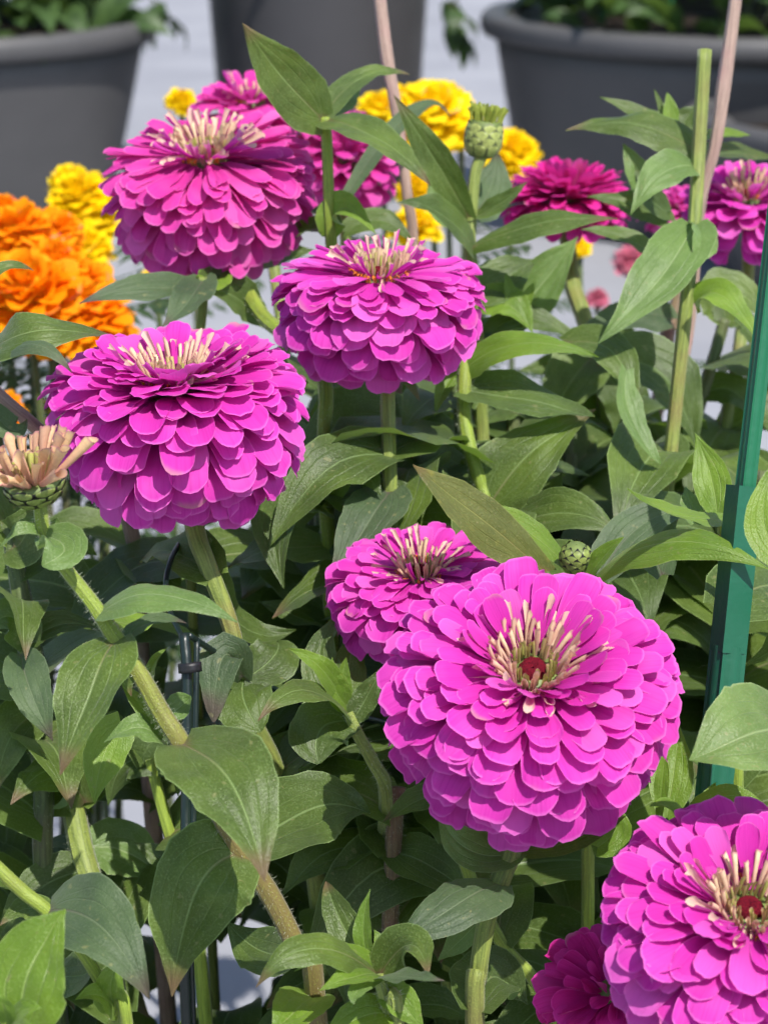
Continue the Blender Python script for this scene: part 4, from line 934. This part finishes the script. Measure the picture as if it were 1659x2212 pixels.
def grow(root, path, every, seed, lmin, lmax, mats, skip=0.15, zmin=0.16):
    r = random.Random(seed); acc = r.uniform(0, every); ang = r.uniform(0, 6.28)
    for (p, _), (q, _) in zip(path, path[1:]):
        acc += (q - p).length
        if acc < every: continue
        acc = 0; ang += 1.57 + r.uniform(-.3, .3)
        if q.z < zmin: continue
        for sgn in (0, math.pi):
            if r.random() < skip: continue
            for attempt in range(4):
                a = ang + sgn + r.uniform(-.5, .5) + attempt*0.6
                L = r.uniform(lmin, lmax) * (1 - 0.12*attempt)
                dirh = Vector((math.cos(a), math.sin(a), 0))
                up = r.uniform(-.1, .55)
                m = q + dirh*L*.5 + Vector((0, 0, L*up*.45)); t = q + dirh*L*.95 + Vector((0, 0, L*(up*.5 - r.uniform(.05, .55))))
                nh = (Vector((0, 0, 1)) - dirh*0.35*r.random() + Vector((r.uniform(-.3, .3), r.uniform(-.5, .1), 0))).normalized()
                wd = L*r.uniform(.42, .58); kw = dict(seed=r.randrange(10**6), fold=r.uniform(.05, .4), wave=r.uniform(.06, .2), twist=r.uniform(-.7, .7))
                if clear_of_view(leaf_verts(q, m, t, wd, nh, nr=7, nc=3, **kw)[0][3:]):
                    add_leaf(root, q, m, t, wd, nh, r.choice(mats), nr=11, nc=7, **kw); break
for i, (root, path) in enumerate(list(STEMS)):
    if root['label'].startswith('bare') or 'reddish split' in root['label']: continue
    grow(root, path, 0.027, 500 + i, 0.045, 0.085, ['leaf', 'leaf_plain', 'leaf_plain', 'leaf'])
n0 = len(STEMS); rf = random.Random(91)
for i in range(68):
    x = -60 + (i % 17)*106 + rf.uniform(-45, 45); d = [.84, .93, 1.0, .88][i // 17] + rf.uniform(-.04, .04)
    top = table(min(max(x, 0), 1659), [(0, 1120), (560, 1180), (600, 880), (900, 760), (1250, 840), (1300, 1000), (1659, 1000)]) + rf.uniform(0, 160)
    pts = [(x, top, d)]; y = top; xx = x
    while y < 2200:
        y += 260; xx += rf.uniform(-35, 35); pts.append((xx, y, d))
    dense = [(lerp(a[0], b[0], k/8), lerp(a[1], b[1], k/8)) for a, b in zip(pts, pts[1:]) for k in range(9)]
    if any((px_ - h[0])**2 + (py_ - h[1])**2 < (h[2] + 12)**2 for (px_, py_) in dense for h in HOLES): continue
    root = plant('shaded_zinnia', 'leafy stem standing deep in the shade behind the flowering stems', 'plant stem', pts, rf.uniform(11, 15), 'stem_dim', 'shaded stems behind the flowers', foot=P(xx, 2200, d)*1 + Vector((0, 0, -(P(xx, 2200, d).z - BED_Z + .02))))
    grow(root, STEMS[-1][1], 0.026, 900 + i, 0.055, 0.095, ['leaf', 'leaf_plain', 'leaf_plain'], skip=.05)

# ------------------------------------------------------------------ marigolds
def ruffle(seed, mat, Rm):
    r = random.Random(seed)
    return [petal_mesh((0.10*Rm, 0), (Rm*r.uniform(.9, 1.0), Rm*r.uniform(-.05, .08)), (0.8, -0.6), Rm*r.uniform(.42, .56), r.uniform(-.3, .5), seed*13+k, mat, PW, 6, 6, wav=.16) for k in range(4)]
def marigold(cx, cy, d, rpx, mat, label, seed, group, foot_dx=0.0, name='marigold'):
    r = random.Random(seed); c = P(cx, cy, d); Rm = px(rpx, d)
    foot = Vector((c.x + foot_dx, min(c.y + 0.02, 1.03) if d < 1.3 else c.y, BED_Z - 0.02 if d < 1.3 else 0.0))
    root = thing(name, foot, label, 'flower', group)
    path = smooth_path([c, c.lerp(foot, .3) + Vector((0.006, 0, 0)), c.lerp(foot, .65) + Vector((-.006, 0, 0)), foot], [.0022, .0024, .0026, .003], 6)
    v, f, uv = tube_data(path, 8); obj('stem', mesh('stem', [x - foot for x in v], f, uv, M['stem_dim']), root)
    v, f, uv = lathe_data([(0.002, -Rm*.75), (Rm*.28, -Rm*.6), (Rm*.34, -Rm*.1), (Rm*.5, 0.0), (Rm*.4, Rm*.3), (0.0003, Rm*.42)], 16)
    hd = obj('flower_head', mesh('marigold_core', v, f, uv, M[mat]), root); hd.location = c - foot
    hd.rotation_euler = (r.uniform(.1, .45), r.uniform(-.25, .25), 0)
    pm_ = ruffle(seed, M[mat], Rm)
    for row in range(7):
        el = lerp(-22, 80, row/6); n = [17, 17, 16, 14, 11, 8, 5][row]; sc = lerp(1.0, .74, row/6)
        for k in range(n):
            o = obj('petal', pm_[r.randrange(4)], hd)
            o.rotation_euler = (r.uniform(-.35, .35), -R_(el + r.uniform(-9, 9)), 2*math.pi*(k + r.uniform(-.3, .3))/n + row*.7); s = sc*r.uniform(.88, 1.08); o.scale = (s, s, s)
    # feathery leaves
    for k in range(7):
        t = .10 + (.055 if d < 1.3 else .07)*k; b = c.lerp(foot, t); a = r.uniform(0, 6.28); L = r.uniform(.05, .085)
        dr = Vector((math.cos(a), math.sin(a)*.6, r.uniform(-.1, .5))).normalized(); sd_ = dr.cross(Vector((0, 0, 1))).normalized()
        vs, fs = [], []
        for q in range(7):
            for sg in (-1, 1):
                p0 = b + dr*L*(.2 + .12*q); tip = p0 + (dr*.55 + sd_*sg*.85)*L*.36*math.sin(.5 + q*.36) + Vector((0, 0, -.12*L)); wv = dr*L*.045
                k0 = len(vs); mid = p0.lerp(tip, .5) + Vector((0, 0, .02*L)); vs += [p0, mid - wv, tip, mid + wv]; fs.append((k0, k0+1, k0+2, k0+3))
        k0 = len(vs); wv = sd_*.0008; vs += [b + wv, b - wv, b + dr*L*1.0 - wv, b + dr*L + wv]; fs.append((k0, k0+1, k0+2, k0+3))
        obj('leaf', mesh('feathery_leaf', [x - foot for x in vs], fs, None, M['feather']), root)
    return root
OG = 'orange marigolds at the left edge'; YG = 'yellow marigolds behind the zinnias'
for i, (x, y, d, rp, m_, lab) in enumerate([
    (48, 508, 1.15, 84, 'marigold', 'orange marigold highest at the left edge, against the grey planter'),
    (62, 640, 1.09, 112, 'marigold', 'largest orange marigold at the left, below the topmost orange one'),
    (188, 612, 1.16, 58, 'marigold', 'small orange marigold under the shaggy zinnia\'s left side'),
    (192, 690, 1.12, 100, 'marigold', 'orange marigold just above the tall rounded left zinnia'),
    (138, 498, 1.18, 46, 'marigold', 'smallest orange marigold, right of the topmost orange one'),
    (120, 570, 1.13, 62, 'marigold', 'orange marigold in the middle of the orange cluster'),
    (105, 705, 1.10, 84, 'marigold', 'orange marigold right above the curved left-edge leaf'),
    (245, 712, 1.14, 50, 'marigold', 'orange marigold farthest right, touching the tall rounded zinnia'),
    (5, 462, 1.19, 52, 'marigold', 'orange marigold cut by the left edge, behind the topmost one'),
    (-5, 895, 1.08, 62, 'marigold', 'orange marigold cut by the left edge above the half-open young flower')]):
    marigold(x, y, d, rp*1.14, m_, lab, 700 + i, OG)
for i, (x, y, d, rp, lab) in enumerate([
    (172, 432, 1.32, 78, 'yellow marigold against the left grey planter, left of the shaggy zinnia'),
    (182, 545, 1.30, 66, 'yellow marigold between the orange ones and the shaggy zinnia'),
    (150, 392, 1.36, 46, 'small yellow marigold topmost of the left yellow ones'),
    (208, 478, 1.33, 54, 'yellow marigold close to the shaggy zinnia\'s left petals'),
    (868, 236, 1.46, 64, 'yellow marigold right behind the pinkish bare stalk'),
    (995, 282, 1.44, 56, 'yellow marigold touching the green bud\'s left side'),
    (962, 232, 1.45, 62, 'yellow marigold at the top of the yellow mass left of the green bud'),
    (86, 892, 1.22, 36, 'yellow marigold speck left of the tall rounded zinnia'),
    (338, 604, 1.30, 34, 'yellow marigold peeping out right under the shaggy zinnia'),
    (392, 222, 1.45, 34, 'yellow marigold edge above the shaggy zinnia\'s left shoulder'),
    (822, 246, 1.45, 60, 'yellow marigold just left of the pinkish bare stalk'),
    (930, 262, 1.42, 98, 'broad yellow marigold between the bare stalk and the green bud'),
    (1098, 338, 1.45, 72, 'yellow marigold directly right of the green bud'),
    (900, 408, 1.40, 46, 'yellow marigold low behind the bare stalk, under the hanging leaf'),
    (898, 492, 1.38, 58, 'yellow marigold behind the top of the middle zinnia'),
    (1252, 535, 1.40, 26, 'tiny yellow marigold under the flat crimson zinnia')]):
    marigold(x, y, d, rp*1.12, 'marigold_yellow', lab, 740 + i, YG)
for i, (x, y, d, rp, m_, lab) in enumerate([
    (1362, 566, 1.75, 46, 'pink_far', 'blurred pale pink bloom over pale ground beside the hanging pale leaf'),
    (1290, 645, 1.75, 30, 'pink_far', 'blurred dusty pink bloom left of the pale pink one'),
    (1385, 768, 1.6, 42, 'petal', 'blurred bright pink bloom behind the base of the tall cut stem'),
    (1505, 842, 1.6, 20, 'marigold_yellow', 'blurred small golden bloom between the two right stems')]):
    marigold(x, y, d, rp, m_, lab, 780 + i, 'small blurred blooms on the right', name='small_bloom')

# ------------------------------------------------------------------ plants in the planters
def bushy(pot_o, topz, spread, n, seed, label, extra=()):
    r = random.Random(seed); c = Vector((pot_o.location.x, pot_o.location.y, topz))
    root = thing('potted_plant', c, label, 'plant')
    vs, fs, uv = leaf_verts(Vector((0, 0, 0)), Vector((.07, 0, .018)), Vector((.14, 0, -.015)), .075, Vector((0, 0, 1)), nr=7, nc=5)
    lm = [mesh('pot_leaf', vs, fs, uv, M['pot_leaf'])]
    for k in range(5):
        a = 2*math.pi*k/5; t = Vector((math.cos(a)*spread*.5, math.sin(a)*spread*.5, .22 + .05*r.random()))
        v, f, u2 = tube_data(smooth_path([Vector((math.cos(a)*.03, math.sin(a)*.03, -.06)), t*.5, t], [.005, .004, .003], 4), 6)
        obj('stem', mesh('stem', v, f, u2, M['stem_dim']), root)
    pts = []
    for k in range(n):
        a = r.uniform(0, 6.28); q = math.sqrt(r.random()); pts.append(Vector((math.cos(a)*q*spread*.82, math.sin(a)*q*spread*.82, r.uniform(.03, .30))))
    for k in range(70):
        a = r.uniform(0, 6.28); q = r.uniform(.7, .92); pts.append(Vector((math.cos(a)*q*spread, math.sin(a)*q*spread, r.uniform(-.015, .05))))
    ne = len(pts); ex_ = [Vector(e) for e in extra]
    if ex_:
        v, f, u2 = tube_data(smooth_path([Vector((ex_[0].x*.55, ex_[0].y*.55, .05)), ex_[0]*.85 + Vector((0, 0, .05))] + ex_, [.003]*(len(ex_) + 2), 4), 6)
        obj('trailing_stem', mesh('trailing_stem', v, f, u2, M['stem_dim']), root)
    for p in ex_:
        for k in range(2):
            o = obj('leaf', lm[0], root); o.location = p; o.rotation_euler = (r.uniform(-.5, .5), r.uniform(.7, 1.3), r.uniform(0, 6.28)); s = r.uniform(.4, .65); o.scale = (s, s, s)
    for p in pts:
        o = obj('leaf', lm[0], root); o.location = p; o.rotation_euler = (r.uniform(-.7, .7), r.uniform(-.7, .35), math.atan2(p.y, p.x) + r.uniform(-1, 1)); s = r.uniform(.6, 1.3); o.scale = (s, s, s)
    return root
bushy(pot_l, rim_z + 0.0, .49, 230, 61, 'blurred leafy plant in the left grey planter',
      [tuple(P(345 + 8*(k % 3), 10 + 16*k, 4.7) - Vector((pl.x, pl.y, rim_z))) for k in range(4)])
bushy(pot_r, rim_zr + 0.0, .57, 260, 62, 'blurred leafy plant in the wide dark planter at the right',
      [tuple(P(975 + 10*(k % 3), 5 + 17*k, 4.7) - Vector((pr.x, pr.y, rim_zr))) for k in range(6)])
bushy(pot_m, 0.80, .30, 110, 63, 'leafy plant in the tall centre planter')
def thin_stake(x, y0, d, label, base_z):
    a = P(x, y0, d); top = a + Vector((0.0, 0, .18)); low = Vector((a.x, a.y, base_z - .02))
    v, f, uv = tube_data(smooth_path([top, low], [.009, .009], 3), 10)
    o = obj('thin_plant_stake', mesh('thin_stake', [q - low for q in v], f, uv, M['green_plastic'])); o.location = low
    tag(o, label, 'plant stake')
thin_stake(34, 30, 4.6, 'thin green stake standing in the left grey planter', rim_z - .05)
thin_stake(1302, 10, 4.55, 'thin green stake standing in the wide dark planter, left of the cut stem', rim_zr - .05)
thin_stake(1446, 8, 4.55, 'thin green stake standing in the wide dark planter, just behind the cut stem', rim_zr - .05)

# ------------------------------------------------------------------ green support stake (upper cross rod in a lower sleeve)
sp_top = P(1690, 440, .655); sp_j = P(1605, 1075, .655); sp_low = P(1548, 1640, .657)
axis = (sp_low - sp_j).normalized()
foot = sp_low + axis * ((sp_low.z - BED_Z + .03) / max(.05, -axis.z))
st = thing('garden_stake', foot, 'green plastic plant stake with a ribbed rod set in a square sleeve at the right', 'plant stake')
toward = (CAM - sp_j).normalized()
ex = (toward - axis*toward.dot(axis)).normalized(); ey = axis.cross(ex).normalized()
ex, ey = (Quaternion(axis, R_(14)) @ ex, Quaternion(axis, R_(14)) @ ey)
def extrude(sec, a, b, sca=1.0, scb=1.0, cap=True):
    n = len(sec); vs = [a + ex*x*sca + ey*y*sca for x, y in sec] + [b + ex*x*scb + ey*y*scb for x, y in sec]
    fs = [(i, (i+1) % n, n + (i+1) % n, n + i) for i in range(n)]
    if cap: fs += [tuple(range(n))[::-1], tuple(range(n, 2*n))]
    return vs, fs
def rod_section(rb, rib, k=4):
    out = []
    for i in range(40):
        a = 2*math.pi*i/40; c_ = max(0.0, math.cos(a*k)) ** 10
        r0 = rb + rib*c_; out.append((r0*math.cos(a), r0*math.sin(a)))
    return out
s1 = px(20, .655)
vs, fs = extrude(rod_section(s1*.80, s1*.34), sp_top - axis*.10, sp_j + axis*.012)
obj('rod', mesh('stake_rod', [v - foot for v in vs], fs, None, M['green_plastic'], False), st)
# sleeve: hollow square tube, corner towards the viewer
hs = px(41, .655); wl_ = hs*.14
def square(h): return [(h*1.12, 0), (0, h), (-h*1.12, 0), (0, -h)]
o_, i_ = square(hs), square(hs - wl_*1.2)
mid_ = sp_j + axis * px(335, .655)
vs, fs = [], []
rings = [(o_, mid_), (o_, sp_j - axis*.004), (i_, sp_j - axis*.004), (i_, sp_j + axis*.05)]
for sec, p in rings: vs += [p + ex*x + ey*y for x, y in sec]
for rI in range(3): fs += [(rI*4+i, rI*4+(i+1) % 4, (rI+1)*4+(i+1) % 4, (rI+1)*4+i) for i in range(4)]
fs.append((3, 2, 1, 0))
obj('sleeve', mesh('stake_sleeve', [v - foot for v in vs], fs, None, M['sleeve_plastic'], False), st)
vs, fs = extrude(rod_section(hs*.80, hs*.20), mid_ - axis*.002, foot)
obj('lower_rod', mesh('stake_lower_rod', [v - foot for v in vs], fs, None, M['sleeve_plastic'], False), st)

# ------------------------------------------------------------------ dark wire plant support
wf = P(398, 2140, .665); wf = Vector((wf.x, wf.y, BED_Z - .02))
ws = thing('wire_plant_support', wf, 'dark green coated wire support with a hoop, behind the slanting stem', 'plant support')
def wire(name, pts, rp, mat='wire'):
    path = smooth_path([P(*p) for p in pts], [px(rp, p[2]) for p in pts], 8)
    v, f, uv = tube_data(path, 10); obj(name, mesh(name, [q - wf for q in v], f, uv, M[mat]), ws)
wire('hoop', [(470, 1118, .78), (415, 1145, .75), (376, 1195, .72), (359, 1258, .70), (368, 1320, .69), (392, 1372, .68), (405, 1400, .675)], 6)
path = smooth_path([P(398, 1368, .675), P(405, 1480, .672), P(402, 1800, .67), P(400, 2110, .668), wf], [px(12, .67)]*5, 5)
v, f, uv = tube_data(path, 12); obj('post', mesh('support_post', [q - wf for q in v], f, uv, M['wire']), ws)
path = smooth_path([P(426, 1380, .685), P(424, 1500, .682), P(418, 1800, .68), P(414, 2110, .678), wf + Vector((.004, .008, 0))], [px(7, .67)]*5, 5)
v, f, uv = tube_data(path, 10); obj('post', mesh('support_post', [q - wf for q in v], f, uv, M['wire']), ws)
wire('ring', [(408, 1372, .68), (470, 1412, .70), (560, 1470, .745), (680, 1530, .76), (790, 1552, .74), (850, 1565, .72)], 7)
path = smooth_path([P(410, 1432, .672), P(412, 1452, .672)], [px(26, .672), px(26, .672)], 3)
v, f, uv = tube_data(path, 14); obj('clip', mesh('support_clip', [q - wf for q in v], f, uv, M['black']), ws)

# ------------------------------------------------------------------ low bed the plants stand in (below the picture)
bed = thing('low_planter_bed', Vector((0, .78, 0)), 'low dark planter trough the flowers grow in, below the picture', 'planter')
def bpart(name, x0, x1, y0, y1, z0, z1, mat):
    v, f = box_data(x0, x1, y0 - .78, y1 - .78, z0, z1); obj(name, mesh(name, v, f, None, M[mat], False), bed)
bpart('soil', -.62, .62, .42, 1.05, .01, BED_Z, 'soil')
bpart('side_panel', -.64, .64, .395, .418, 0, BED_Z + .03, 'pot_dark'); bpart('side_panel', -.64, .64, 1.052, 1.068, 0, BED_Z + .012, 'pot_dark')
bpart('end_panel', -.642, -.622, .42, 1.05, 0, BED_Z + .03, 'pot_dark'); bpart('end_panel', .622, .642, .42, 1.05, 0, BED_Z + .03, 'pot_dark')
